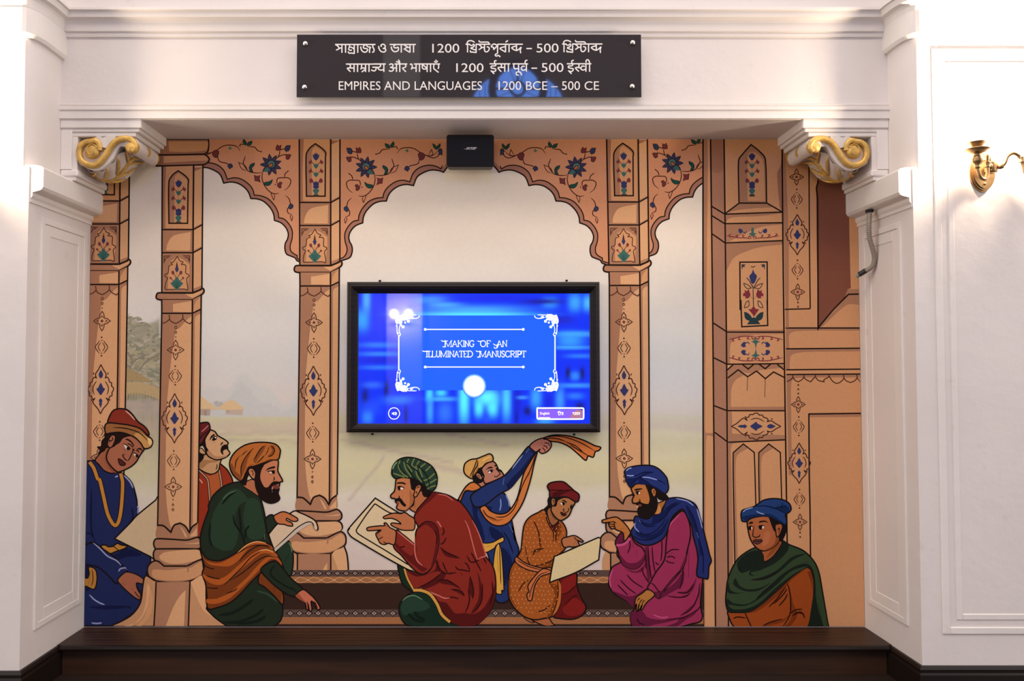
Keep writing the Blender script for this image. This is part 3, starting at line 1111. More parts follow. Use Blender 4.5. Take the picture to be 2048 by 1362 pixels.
A.ls('1115,824.6 1126.5,824.6', '1117,824.6 1117,828 1119,829.5 1117,830.5', '1121,824.6 1121,829.8', '1116,823.4 1119,822.8 1121,824.4', '1123,826 1125,828 1123.5,830', '1126,824.6 1126,830', '1144.5,825.2 1160,825.2', '1146,826 1148,828.5 1150.5,829.5', '1151,825.2 1151,829.8', '1153,826 1154,829.5 1156,827 1157,829', '1159,825.2 1159,829.8', w=1.1, col=WH, taper=False)
A.build('language_button', scr, 'rounded language bar with a white border')
A = Art(ST, 'p')
for r, c in ((24.5, '#3f86ff'), (23, '#7fb6ff'), (21.5, '#c8e2ff'), (19.5, WH)):
    A.e(948.5, 772, r, r, c)
A.build('round_button', scr, 'glowing round white button')

# ------------------------------------------------------------------ gilded scroll corbels
def corbel(sg, name_label):
    # outline in photo pixels of the left corbel's front face; the right one is its mirror about px 945
    d_f, d_b = DF - 0.008, 0.055
    X = XL if sg < 0 else XR
    root = empty('scroll_corbel', P(945 + sg * 740, 350, 0.18), name_label, 'corbel')

    def Q(x, y, d):
        q_ = P(x, y, d_f)
        xx = q_.x if sg < 0 else -q_.x + 0.004
        return Vector((xx, -d, q_.z))
    k8 = 8.533

    def C(s_):
        return [(120 + float(t_.split(',')[0]) / k8, 250 + float(t_.split(',')[1]) / k8) for t_ in s_.split()]
    body = C('290,330 330,270 430,235 560,240 640,290 690,370 800,400 880,290 960,215 1080,190 1230,195 1310,260 1335,350 1300,430 1220,470 1140,430 1110,370 1000,360 880,560 760,690 640,760 520,760 400,710 300,640 275,500')
    b_s = smooth([(x, y, False) for x, y in body], True, 5)
    m_ = MB()
    pl = []
    for x, y in b_s:
        q_ = Q(x, y, 0)
        pl.append((q_.x, q_.z))
    m_.prism(pl, -d_f + 0.012, -d_b)
    m_.build('scroll_body', M_CWHITE, root)
    # gilded S band with volutes on the face
    g = MB()

    def band(pts, w0, mat_w, name=None):
        sm = smooth([(x, y, False) for x, y in pts], False, 6)
        n = len(sm)
        r1, r2 = [], []
        for i, (x, y) in enumerate(sm):
            a = sm[max(0, i - 1)]
            c = sm[min(n - 1, i + 1)]
            tx, ty = c[0] - a[0], c[1] - a[1]
            l = math.hypot(tx, ty) or 1
            w_ = (w0(i / (n - 1)) if callable(w0) else w0) / 2
            r1.append((x - ty / l * w_, y + tx / l * w_))
            r2.append((x + ty / l * w_, y - tx / l * w_))
        rings = []
        for p1, p2 in zip(r1, r2):
            mx_, my_ = (p1[0] + p2[0]) / 2, (p1[1] + p2[1]) / 2
            ring_ = [Q(*p1, d_f - 0.014), Q(*p1, d_f + 0.002), Q((p1[0] * .75 + mx_ * .25), (p1[1] * .75 + my_ * .25), d_f + 0.008), Q(mx_, my_, d_f + 0.010),
                     Q((p2[0] * .75 + mx_ * .25), (p2[1] * .75 + my_ * .25), d_f + 0.008), Q(*p2, d_f + 0.002), Q(*p2, d_f - 0.014)]
            rings.append([mat_w.b.verts.new(v_) for v_ in ring_])
        for i in range(len(rings) - 1):
            for j in range(6):
                f_ = mat_w.b.faces.new((rings[i][j], rings[i][j + 1], rings[i + 1][j + 1], rings[i + 1][j]))
                f_.smooth = True
        for e_ in (rings[0], rings[-1]):
            mat_w.b.faces.new(e_)
    band(C('672,440 672,340 610,268 520,280 420,300 350,360 325,460 345,570 410,645 500,682 600,680 690,620 780,500 860,370 940,285 1040,235 1150,228 1240,262 1288,335 1285,400 1235,455'), lambda t: 11.5 - 1.5 * abs(t - 0.5), g)
    for (cx_, cy_, rad) in ((548, 446, 15.6), (1208, 385, 11.5)):
        cc = Q(120 + cx_ / k8, 250 + cy_ / k8, d_f)
        pr = abs(Q(120 + cx_ / k8 + rad, 250, d_f).x - cc.x)
        g.lathe([(pr, -0.014), (pr, 0.002), (pr * 0.9, 0.007), (pr * 0.5, 0.010), (0.0005, 0.0125)], cc, (0, -1, 0), 26)
    sp_ = C('640,395 600,345 530,345 480,400 490,480 550,515 600,480 590,430 560,425')
    g.tube([Q(x, y, d_f + 0.0105) for x, y in smooth([(x, y, False) for x, y in sp_], False, 5)], 0.0022, 6)
    g.build('scroll_band', M_GOLD, root)
    # small leaf cup between the volutes
    lf = MB()
    cup = [(x, y) for x, y in C('590,235 660,190 740,215 830,185 950,200 900,270 850,350 790,390 730,380 680,310')]
    sm = smooth([(x, y, False) for x, y in cup], True, 4)
    lf.prism([(Q(x, y, 0).x, Q(x, y, 0).z) for x, y in sm], -d_f - 0.002, -d_f + 0.03)
    lf.build('leaf_cup', M_CWHITE, root)
    # bolster roll behind the small volute, white with a gilded waist
    cq = Q(*C('1215,335')[0], 0)
    r0 = abs(Q(*C('1335,335')[0], 0).x - cq.x)
    Ld = d_f - d_b
    rp = [(0.001, 0.004), (r0 * 0.98, 0.004), (r0 * 1.0, 0.02), (r0 * 0.92, 0.06), (r0 * 0.85, 0.10), (r0 * 0.92, 0.122)]
    rl = MB()
    rl.lathe(rp + [(r0 * 0.92, Ld * 0.62), (r0 * 0.9, Ld * 0.8), (r0 * 1.02, Ld - 0.012), (r0 * 1.02, Ld), (0.001, Ld)], (cq.x, -d_f, cq.z), (0, 1, 0), 28)
    rl.build('bolster_roll', M_CWHITE, root)
    rg = MB()
    rg.lathe([(r0 * 0.9, 0.112), (r0 * 1.04, 0.118), (r0 * 1.08, 0.130), (r0 * 1.04, 0.144), (r0 * 0.9, 0.15)], (cq.x, -d_f, cq.z), (0, 1, 0), 28)
    rg.build('gilded_ring', M_GOLD, root)
    rg = MB()
    rg.lathe([(r0 * 0.95, Ld - 0.016), (r0 * 1.06, Ld - 0.012), (r0 * 1.07, Ld + 0.001), (r0 * 0.9, Ld + 0.003)], (cq.x, -d_f, cq.z), (0, 1, 0), 28)
    rg.build('gilded_ring', M_GOLD, root)
    # acanthus leaf wrapping the underside of the S, from the big volute up to the roll
    und = smooth([(x, y, False) for x, y in C('300,600 400,705 520,755 640,750 760,680 880,555 1000,430 1110,400 1200,455')], False, 6)
    nU = len(und)

    def U(t, v_, lift=0.0):
        """t along the S underside, v_ from front 0 to back 1, lift outward"""
        f_ = t * (nU - 1)
        i = min(int(f_), nU - 2)
        a, c = und[i], und[i + 1]
        k = f_ - i
        x, y = a[0] + (c[0] - a[0]) * k, a[1] + (c[1] - a[1]) * k
        tx, ty = c[0] - a[0], c[1] - a[1]
        l = math.hypot(tx, ty) or 1
        bulge = lift + 5.0 * math.sin(math.pi * min(1, max(0, v_))) * math.sin(math.pi * min(1, t * 1.05 + 0.02)) ** 0.7
        return Q(x - ty / l * bulge, y + tx / l * bulge, d_f - 0.03 - v_ * (Ld - 0.05))
    lf = MB()
    NT, NV = 40, 28
    grid = []
    for i in range(NT + 1):
        t = i / NT
        row = []
        for j in range(NV + 1):
            v_ = j / NV
            # lobes: ridges that fan from the mid rib
            s_ = abs(v_ - 0.5) * 2
            ridge = 1.6 * math.cos((t * 5.2 - s_ * 1.1) * 2 * math.pi) * (0.25 + s_) + 2.2 * math.exp(-(s_ / 0.16) ** 2)
            row.append(lf.b.verts.new(U(t, v_, 1.2 + ridge)))
        grid.append(row)
    for i in range(NT):
        for j in range(NV):
            f_ = lf.b.faces.new((grid[i][j], grid[i][j + 1], grid[i + 1][j + 1], grid[i + 1][j]))
            f_.smooth = True
    lf.build('acanthus_leaf', M_CWHITE, root)
    rb = MB()
    rb.tube([U(t / 24, 0.5 + 0.05 * math.sin(t / 4), 3.2) for t in range(1, 24)], [0.005 + 0.007 * math.sin(math.pi * t / 24) for t in range(1, 24)], 10)
    for k in range(4):
        t0 = 0.10 + 0.19 * k
        for side in (-1, 1):
            rb.tube([U(min(1, t0 + 0.19 * q_), 0.5 + side * (0.06 + 0.42 * q_), 3.4 + 1.4 * math.sin(math.pi * q_)) for q_ in [n_ / 8 for n_ in range(9)]],
                    [0.002 + 0.0045 * math.sin(math.pi * (0.12 + 0.8 * n_ / 8)) for n_ in range(9)], 8)
    rb.build('gilded_rib', M_GOLD, root)
    return root


corbel(-1, 'gold and white scroll corbel holding the left end of the beam')
corbel(1, 'gold and white scroll corbel holding the right end of the beam, above the hanging conduit')

# ------------------------------------------------------------------ brass wall lamps
M_SHADE = bpy.data.materials.new('frosted_lamp_glass')
M_SHADE.use_nodes = True
nt = M_SHADE.node_tree
nt.nodes.clear()
o_ = nt.nodes.new('ShaderNodeOutputMaterial')
mx_ = nt.nodes.new('ShaderNodeMixShader')
tp_ = nt.nodes.new('ShaderNodeBsdfTransparent')
em_ = nt.nodes.new('ShaderNodeEmission')
em_.inputs[0].default_value = (1.0, 0.82, 0.62, 1)
em_.inputs[1].default_value = 3.0
mx_.inputs[0].default_value = 0.35
nt.links.new(tp_.outputs[0], mx_.inputs[1])
nt.links.new(em_.outputs[0], mx_.inputs[2])
nt.links.new(mx_.outputs[0], o_.inputs[0])
LAMP_COL = (1.0, 0.80, 0.60)


def sconce(cx, cz, dsurf, label, e, axis=None):
    """two armed brass sconce: oval plate, hub, swan arms, cups and frosted glasses; looks towards -y from a wall at y=-dsurf"""
    root = empty('brass_wall_lamp', (cx, -dsurf, cz), label, 'wall lamp', None)
    y0 = -dsurf
    k = 0.00222           # metres per photo pixel on this wall
    m_ = MB()
    pl = []
    for t in range(40):
        a = t * 2 * math.pi / 40
        x = math.cos(a) * 25 * k
        z = math.sin(a) * (40 if math.sin(a) < 0 else 38) * k
        if math.sin(a) < 0:
            x *= 1 - 0.28 * math.sin(a) ** 4
        pl.append((x, z))
    for (s_, ya, yb) in ((1.0, 0, 0.008), (0.93, 0.006, 0.014), (0.84, 0.012, 0.02)):
        m_.prism([(cx + x * s_, cz + z * s_) for x, z in pl], y0 - yb, y0 - ya)
    m_.build('back_plate', M_BRASS, root)
    for dz in (0.05, -0.055):
        MB().lathe([(0, 0.006), (0.005, 0.005), (0.006, 0)], (cx, y0 - 0.02, cz + dz), (0, -1, 0), 12).build('screw', M_BRASS, root)
    hz = cz + 0.008
    m_ = MB().lathe([(0.001, -0.024), (0.024, -0.024), (0.026, -0.018), (0.026, 0.018), (0.024, 0.024), (0.001, 0.024)], (cx + 0.005, y0 - 0.055, hz), (0, 0, 1), 28)
    m_.tube([(cx + 0.005, y0 - 0.015, hz), (cx + 0.005, y0 - 0.06, hz)], 0.014, 14)
    m_.build('hub', M_BRASS, root)
    # arms: the left comes forward and rises to a cup, the right swings out in a swan curve
    hub = Vector((cx + 0.005, y0 - 0.055, hz))

    def crom(pts, n=8):
        out = []
        for ax_ in range(len(pts) - 1):
            p0, p1, p2, p3 = (Vector(pts[max(0, ax_ - 1)]), Vector(pts[ax_]), Vector(pts[ax_ + 1]), Vector(pts[min(len(pts) - 1, ax_ + 2)]))
            for q_ in range(n):
                t = q_ / n
                out.append(0.5 * ((2 * p1) + (p2 - p0) * t + (2 * p0 - 5 * p1 + 4 * p2 - p3) * t * t + (3 * p1 - p0 - 3 * p2 + p3) * t**3))
        out.append(Vector(pts[-1]))
        return out
    arms = [
        [(0, 0, 0), (-0.018, -0.02, 0.0), (-0.024, -0.028, 0.025), (-0.030, -0.032, 0.045), (-0.038, -0.038, 0.02), (-0.042, -0.044, -0.03), (-0.055, -0.05, -0.062), (-0.078, -0.053, -0.055), (-0.092, -0.054, -0.015)],
        [(0, 0, 0), (0.03, -0.02, 0.0), (0.042, -0.03, 0.012), (0.052, -0.035, 0.04), (0.075, -0.04, 0.052), (0.1, -0.04, 0.035), (0.114, -0.04, 0.0), (0.125, -0.04, -0.04), (0.155, -0.045, -0.065), (0.19, -0.05, -0.04), (0.2, -0.05, 0.0)],
    ]
    if cx < 0:
        arms = [[(-x_, y_, z_) for x_, y_, z_ in ar] for ar in arms]
    for ar in arms:
        pts = crom([hub + Vector(p_) for p_ in ar])
        am = MB()
        am.tube(pts, 0.0075, 12)
        mid = pts[len(pts) // 2 + 3]
        am.lathe([(0.001, -0.013), (0.011, -0.012), (0.012, -0.008), (0.008, -0.006), (0.013, 0), (0.008, 0.006), (0.012, 0.008), (0.011, 0.012), (0.001, 0.013)], mid, (0, 0, 1), 16)
        am.lathe([(0.001, -0.014), (0.011, -0.01), (0.013, 0), (0.011, 0.01), (0.001, 0.014)], pts[8], (pts[9] - pts[7]), 14)
        am.build('arm', M_BRASS, root)
        tip = pts[-1]
        cp = MB()
        cp.lathe([(0.008, -0.004), (0.012, 0.0), (0.012, 0.006), (0.010, 0.010), (0.022, 0.022), (0.024, 0.036), (0.018, 0.05), (0.014, 0.058), (0.024, 0.064), (0.05, 0.076), (0.052, 0.08), (0.022, 0.078),
                  (0.020, 0.086), (0.024, 0.094), (0.036, 0.108), (0.036, 0.111), (0.001, 0.108)], tip, (0, 0, 1), 32)
        cp.build('candle_cup', M_BRASS, root)
        gp = MB()
        gp.lathe([(0.030, 0.112), (0.040, 0.125), (0.047, 0.15), (0.045, 0.18), (0.042, 0.20), (0.050, 0.235), (0.048, 0.235), (0.040, 0.2), (0.043, 0.178), (0.045, 0.15), (0.037, 0.125), (0.028, 0.114)], tip, (0, 0, 1), 32)
        gp.build('glass_shade', M_SHADE, root)
        bl = bulb('lamp_bulb', tip + Vector((0, 0, 0.165)), e, LAMP_COL, 0.03)
        bl.parent = root
        bl.matrix_parent_inverse = root.matrix_world.inverted()
    return root


qr = P(1963, 345, DPR)
sconce(qr.x, qr.z, DPR, 'two-armed antique brass wall lamp on the white pier right of the mural', 82.0)
ql = P(-92, 345, DPL)
sconce(ql.x, ql.z, DPL, 'two-armed antique brass wall lamp on the white pier left of the mural', 82.0)

# the lamp on a hall pilaster that the screen glass mirrors
s_ = PW(806, 633, DP)
pa, pb = PW(775, 620, DP).x, PW(845, 620, DP).x
structure(MB().box(pa, pb, YO - 0.01, YO + 0.12, 0, 13.0).build('wall_pilaster', M_WALL))
hl = empty('hall_lamp', (s_.x, YO + 0.12, s_.z), 'small twin bulb lamp on the hall pilaster opposite the mural', 'wall lamp')
m = MB()
m.box(s_.x - 0.05, s_.x + 0.05, YO + 0.115, YO + 0.15, s_.z - 0.12, s_.z, 0.01)
m.tube([(s_.x - 0.115, YO + 0.25, s_.z - 0.06), (s_.x, YO + 0.15, s_.z - 0.1), (s_.x + 0.115, YO + 0.25, s_.z - 0.06)], 0.012, 10)
m.build('bracket', M_BRASS, hl)
M_BULB = mat('lit_bulb', '#ffffff', 0.4, emit=(1.0, 0.9, 0.8), es=30)
for sx in (-0.115, 0.115):
    hb = bulb('hall_bulb', (s_.x + sx, YO + 0.34, s_.z + 0.02), 55.0, (1.0, 0.9, 0.85), 0.03)
    hb.parent = hl
    hb.matrix_parent_inverse = hl.matrix_world.inverted()
    MB().lathe([(0.001, -0.05), (0.04, -0.03), (0.055, 0.01), (0.04, 0.06), (0.001, 0.09)], (s_.x + sx, YO + 0.25, s_.z), (0, 0, 1), 20).build('bulb', M_BULB, hl)

# ------------------------------------------------------------------ loose conduit hanging from the right impost
pts = []
for (px, py, d) in ((1739, 424, 0.22), (1738, 452, 0.22), (1739, 475, 0.21), (1745, 497, 0.20), (1749, 515, 0.19), (1746, 530, 0.18), (1738, 538, 0.17), (1732, 541, 0.155), (1722, 547, 0.14), (1713, 552, 0.125)):
    q = P(px, py, d)
    pts.append(q)
cd = empty('hanging_conduit', pts[0], 'loose grey flexible cable conduit hanging under the right impost block', 'conduit')


def resample(pp, n):
    out = []
    for i in range(len(pp) - 1):
        p0, p1, p2, p3 = pp[max(0, i - 1)], pp[i], pp[i + 1], pp[min(len(pp) - 1, i + 2)]
        for k in range(n):
            t = k / n
            out.append(0.5 * ((2 * p1) + (p2 - p0) * t + (2 * p0 - 5 * p1 + 4 * p2 - p3) * t * t + (3 * p1 - p0 - 3 * p2 + p3) * t**3))
    out.append(pp[-1])
    return out


rs = resample(pts, 22)
n = len(rs)
MB().tube(rs[:int(n * 0.78)], [0.0108 + 0.0009 * math.sin(i * 1.6) for i in range(int(n * 0.78))], 14).build('hose', M_CONDUIT, cd)
MB().tube(rs[int(n * 0.77):int(n * 0.93)], 0.0125, 14).build('tape_wrap', M_TAPE, cd)
MB().tube(rs[int(n * 0.92):], 0.0112, 14).build('hose_end', M_CONDUIT, cd)
MB().box(rs[0].x - 0.015, rs[0].x + 0.015, rs[0].y - 0.013, rs[0].y + 0.013, rs[0].z - 0.003, rs[0].z + 0.012, 0.003).build('cable_hole', M_DARK, cd)
# ------------------------------------------------------------------ the mural
PAINT_GAIN = 1.0


def paint(key):
    col, gain = key
    c = [min(0.95, v * gain) for v in lin(col)]
    return mat('mural_paint_' + col.strip('#'), c, 0.85, noise=0.035, scale=90, spec=0.08)


ZB, ZT = ZS + 0.0015, ZSOF - 0.002
mural = empty('painted_mural', (0, 0, ZS), 'wall-wide painted mural of turbaned scholars and carved columns behind the screen', 'mural')
MU = Surface(0.0045, clamp=(XL + 0.002, XR - 0.002, ZB, ZT), mk=paint, wk=1.16)

# backdrop: pale sky, hills, fields, as a colour wash
HZ = 828


def h2(x, y):
    v_ = math.sin(x * 12.9898 + y * 78.233) * 43758.5453
    return v_ - math.floor(v_)


def vn(x, y):
    xi, yi = math.floor(x), math.floor(y)
    fx, fy = x - xi, y - yi
    fx, fy = fx * fx * (3 - 2 * fx), fy * fy * (3 - 2 * fy)
    a = h2(xi, yi) * (1 - fx) + h2(xi + 1, yi) * fx
    b_ = h2(xi, yi + 1) * (1 - fx) + h2(xi + 1, yi + 1) * fx
    return a * (1 - fy) + b_ * fy


def mixc(a, b_, t):
    t = max(0, min(1, t))
    return [p * (1 - t) + q_ * t for p, q_ in zip(a, b_)]


SK = [(282, '#e2cbb6'), (480, '#e0cbbb'), (640, '#d6c8bf'), (740, '#cfc3bd'), (800, '#d3c0b4'), (826, '#cdb9a8'), (834, '#c6b894'), (856, '#c4ad95'), (866, '#cabc94'), (885, '#c3b68c'), (905, '#cabd98'), (930, '#cabd92'),
      (965, '#c6ba96'), (990, '#ccbfa8'), (1020, '#c9b8a6'), (1060, '#c9b5a6'), (1140, '#c5b0a2'), (1253, '#c0aa9c')]


def backdrop(px, py):
    w_ = (vn(px / 60, py / 18) - 0.5) * 16 + (vn(px / 17 + 9, py / 7) - 0.5) * 5
    y = py + (w_ if py > 840 else 0)
    c = lin(SK[0][1])
    for (ya, ca), (yb, cb) in zip(SK[:-1], SK[1:]):
        if ya <= y <= yb:
            c = mixc(lin(ca), lin(cb), (y - ya) / (yb - ya))
    if y > SK[-1][0]:
        c = lin(SK[-1][1])
    n_ = vn(px / 90 + 3, py / 60)
    c = [v_ * (0.96 + 0.08 * n_) for v_ in c]
    # pink field paths
    if 850 < py < 1000:
        for (x0, y0, x1, y1, wd) in ((400, 868, 700, 864, 4), (690, 880, 900, 925, 4), (690, 1010, 760, 925, 5), (860, 930, 930, 945, 6), (380, 880, 600, 882, 3), (900, 868, 1010, 890, 3)):
            if min(x0, x1) - 10 < px < max(x0, x1) + 10:
                yy = y0 + (y1 - y0) * (px - x0) / (x1 - x0) + (vn(px / 12, 1) - 0.5) * 3
                t = math.exp(-((py - yy) / wd) ** 2)
                c = mixc(c, lin('#b8a08e'), t * 0.75)
    # cool haze right of the screen, with soft green fields below
    if px > 1195:
        t = max(0, 1 - abs(py - 770) / 160) * 0.6
        c = mixc(c, lin('#c3c0c2'), t)
    # far hills at the left
    hill = 764 + 14 * math.sin(px / 21.0) + 8 * math.sin(px / 9 + 1) + max(0, (px - 510)) * 0.35
    if 390 < px < 690 and py < 832:
        t = max(0, min(1, (py - hill) / 5)) * (0.85 if px < 600 else 0.45)
        c = mixc(c, lin('#c6bdb6'), t)
        if py > hill + 26 + 8 * math.sin(px / 17 + 2):
            c = mixc(c, lin('#bbb4ae'), 0.6 * t)
    # grove and thatched stalls between the two left columns
    if px < 322 and py > 612:
        n1 = vn(px / 9, py / 6)
        n2 = vn(px / 4 + 5, py / 3)
        if py < 800:
            edge = 628 + 10 * math.sin(px / 14) + 8 * n1 + max(0, px - 285) * 0.3
            t = max(0, min(1, (py - edge) / 8))
            g = mixc(lin('#a89c84'), lin('#857f62'), n1 * 0.9)
            g = mixc(g, lin('#6c6a58'), max(0, n2 - 0.55) * 1.6)
            if 700 < py < 735:
                g = mixc(g, lin('#a8946a'), 0.55)
            if 762 < py < 788:
                g = mixc(g, lin('#a58f62'), 0.7)
            c = mixc(c, g, t * 0.9)
        else:
            g = mixc(lin('#a8927e'), lin('#8f8478'), n1)
            c = mixc(c, g, max(0, 1 - (py - 800) / 170) * 0.8)
    return c


M_WASH = bpy.data.materials.new('mural_colour_wash')
M_WASH.use_nodes = True
nt = M_WASH.node_tree
bs = nt.nodes['Principled BSDF']
at = nt.nodes.new('ShaderNodeVertexColor')
at.layer_name = 'wash'
tc = nt.nodes.new('ShaderNodeTexCoord')
nn = nt.nodes.new('ShaderNodeTexNoise')
nn.inputs['Scale'].default_value = 45
nn.inputs['Detail'].default_value = 8
rr_ = nt.nodes.new('ShaderNodeValToRGB')
rr_.color_ramp.elements[0].color = (0.95, 0.95, 0.95, 1)
rr_.color_ramp.elements[1].color = (1.03, 1.03, 1.03, 1)
mx = nt.nodes.new('ShaderNodeMix')
mx.data_type = 'RGBA'
mx.blend_type = 'MULTIPLY'
mx.inputs[0].default_value = 1
nt.links.new(tc.outputs['Object'], nn.inputs['Vector'])
nt.links.new(nn.outputs['Fac'], rr_.inputs['Fac'])
nt.links.new(at.outputs['Color'], mx.inputs[6])
nt.links.new(rr_.outputs['Color'], mx.inputs[7])
nt.links.new(mx.outputs[2], bs.inputs['Base Color'])
bs.inputs['Roughness'].default_value = 0.85
bs.inputs['Specular IOR Level'].default_value = 0.08
b = bmesh.new()
ly = b.loops.layers.float_color.new('wash')
NX, NY = 280, 180
gv = []
c0 = PX + 0
for j in range(NY + 1):
    row = []
    for i in range(NX + 1):
        x = XL + 0.002 + (XR - XL - 0.004) * i / NX
        z = ZB + (ZT - ZB) * j / NY
        # photo pixel of this spot of the wall, for the colour plan
        dx, dz = x, z - HC
        yc, zc = dz * math.cos(TH) - D * math.sin(TH), D * math.cos(TH) + dz * math.sin(TH)
        row.append((b.verts.new((x, -0.004, z)), [min(0.95, v_ * kc_ * (UG + (LG - UG) * max(0, min(1, (ZT - z) / (ZT - ZB))))) for v_, kc_ in zip(backdrop(PX + F * dx / zc, PY - F * yc / zc), (1.0, 1.11 - 0.05 * max(0, min(1, (HC + 0.0 - z) / 0.5)), 1.10))]))  # wash colours brightened downwards and cooled, offsetting warm light that fades lower down
    gv.append(row)
for j in range(NY):
    for i in range(NX):
        cs = (gv[j][i], gv[j][i + 1], gv[j + 1][i + 1], gv[j + 1][i])
        f = b.faces.new([c[0] for c in cs])
        for lp, c in zip(f.loops, cs):
            lp[ly] = (*c[1], 1)
# the panel has thickness: close the back
r0 = [b.verts.new(c) for c in ((XL + 0.002, -0.0005, ZB), (XR - 0.002, -0.0005, ZB), (XR - 0.002, -0.0005, ZT), (XL + 0.002, -0.0005, ZT))]
b.faces.new(r0[::-1])
me = bpy.data.meshes.new('landscape')
b.to_mesh(me)
b.free()
me.materials.append(M_WASH)
bk = bpy.data.objects.new('landscape', me)
COL.objects.link(bk)
bk.parent = mural
bk.matrix_parent_inverse = mural.matrix_world.inverted()
bk['label'] = 'pale painted sky, hills and fields'

A = Art(MU, 'ck', UG)
A.f('#d8b98c', '75,860 160,920 245,985 200,995 75,985').f('#b09a88', '95,990c 185,990c 180,1048c 95,1045c').f('#9a8a7e', '130,1000c 150,1000c 148,1048c 132,1048c')
A.build('thatched_hut', mural)
A = Art(MU, 'ck', UG)
A.f('#d8b98c', '245,985c 330,925 395,912 440,945 495,985c 420,1000 320,1000')
A.f('#bfab98', '325,1000c 480,995c 475,1045c 320,1035c').f('#a39a92', '335,1000c 358,1000c 355,1022c 338,1022c')
A.build('thatched_hut', mural)
A = Art(MU, 'ck', UG)
A.f('#b3afa5', '215,935 240,915 265,930 290,925 300,945 270,965 240,965')
A.build('distant_bush', mural)

# grove with palms and thatched stalls, brushed loosely between the two left columns
A = Art(MU, 'p', UG)
rg_ = random.Random(11)
for k in range(190):
    x, y = rg_.uniform(246, 322), rg_.uniform(634, 772)
    if y < 640 + 14 * math.sin(x / 15) + max(0, x - 285) * 0.4:
        continue
    A.e(x, y, rg_.uniform(3, 8), rg_.uniform(1.5, 3.4), rg_.choice(['#a9a085', '#9a9478', '#8d8a70', '#b3a98f', '#9c9a84', '#888a74', '#b4ac98']), rg_.uniform(-0.5, 0.5))
for (x, y) in ((285, 652), (262, 668), (306, 690)):
    for k in range(9):
        an = -0.2 - k * 0.34
        A.l('%g,%g %g,%g %g,%g' % (x, y, x + 9 * math.cos(an), y + 7 * math.sin(an), x + 19 * math.cos(an), y + 11 * math.sin(an) + 5), 2.2, rg_.choice(['#a39f86', '#93917a']))
A.ls('258,742 266,725 280,715 300,708', '266,725 260,712 255,704', '276,744 290,726 304,716 318,712', '288,728 286,715', '256,800 262,770 270,752', w=2.0, col='#857a6c')
A.f('#b8a176', '246,768 275,764 300,770 322,782 322,800 300,792 270,786 246,790').f('#a79166', '246,738 268,742 292,756 300,764 270,762 246,758')
for k in range(26):
    x = 247 + k * 2.9
    A.l('%g,%g %g,%g' % (x, 782 + (k % 3) * 2 + max(0, k - 14) * 0.6, x + 0.5, 796 + (k * 7 % 5) + max(0, k - 14) * 0.4), 1.2, '#978561' if k % 2 else '#c4ae84')
for (x, y0, y1) in ((286, 800, 925), (304, 802, 905), (262, 800, 845), (318, 805, 890)):
    A.l('%g,%g %g,%g' % (x, y0, x, y1), 1.2, '#a39282')
A.build('painted_grove', mural, 'soft grove with thatched stalls')
LINE = '#241712'
LT, MD, SH = '#d2a073', '#bd8b62', '#a67759'   # lit stone, mid, shaded stone
LT2, SH2 = '#ca9467', '#9e6d52'
MOT = '#4c2a20'
BLU, GRN, RED = '#343860', '#3d665e', '#763838'


def at_(cx, cy, s_, pts, rot=0):
    ca, sa = math.cos(rot), math.sin(rot)
    o_ = []
    for tok in pts.split():
        c_ = tok[-1] == 'c'
        if c_:
            tok = tok[:-1]
        x, y = map(float, tok.split(','))
        x, y = x * s_[0], y * s_[1]
        o_.append('%.2f,%.2f%s' % (cx + x * ca - y * sa, cy + x * sa + y * ca, 'c' if c_ else ''))
    return '@p ' + ' '.join(o_)


def star(A, cx, cy, r=17.0):
    A.l(at_(cx, cy, (r, r * 1.08), '0,-1.05c .22,-.72 .27,-.32c .55,-.28 .98,0c .55,.28 .27,.32c .22,.72 0,1.08c -.22,.72 -.27,.32c -.55,.28 -.98,0c -.55,-.28 -.27,-.32c -.22,-.72'), 1.5, MOT, closed=True)
    for rot in (0, math.pi / 2, math.pi, -math.pi / 2):
        A.l(at_(cx, cy, (r, r), '-.17,-.35 0,-.62c .17,-.35', rot), 1.2, MOT)
    A.view = 'p'
    A.e(cx, cy, 2.8, 2.8, RED)


def bud(A, cx, cy, r=12.5):
    for sx in (-1, 1):
        A.l(at_(cx, cy, (r * sx, r), '.3,-1.05 .62,-.55 .98,-.05 .75,.5 .32,1.05'), 1.5, MOT)
        A.l(at_(cx, cy, (r * sx, r), '.12,-.72 .35,-.4 .52,-.02 .36,.4 .14,.7'), 1.3, MOT)
    A.view = 'p'
    A.e(cx, cy - 19.5, 1.7, 1.6, MOT).e(cx, cy + 17.5, 1.7, 1.6, MOT).e(cx, cy - 13, 1.8, .8, MOT).e(cx, cy + 12.5, 1.8, .8, MOT)


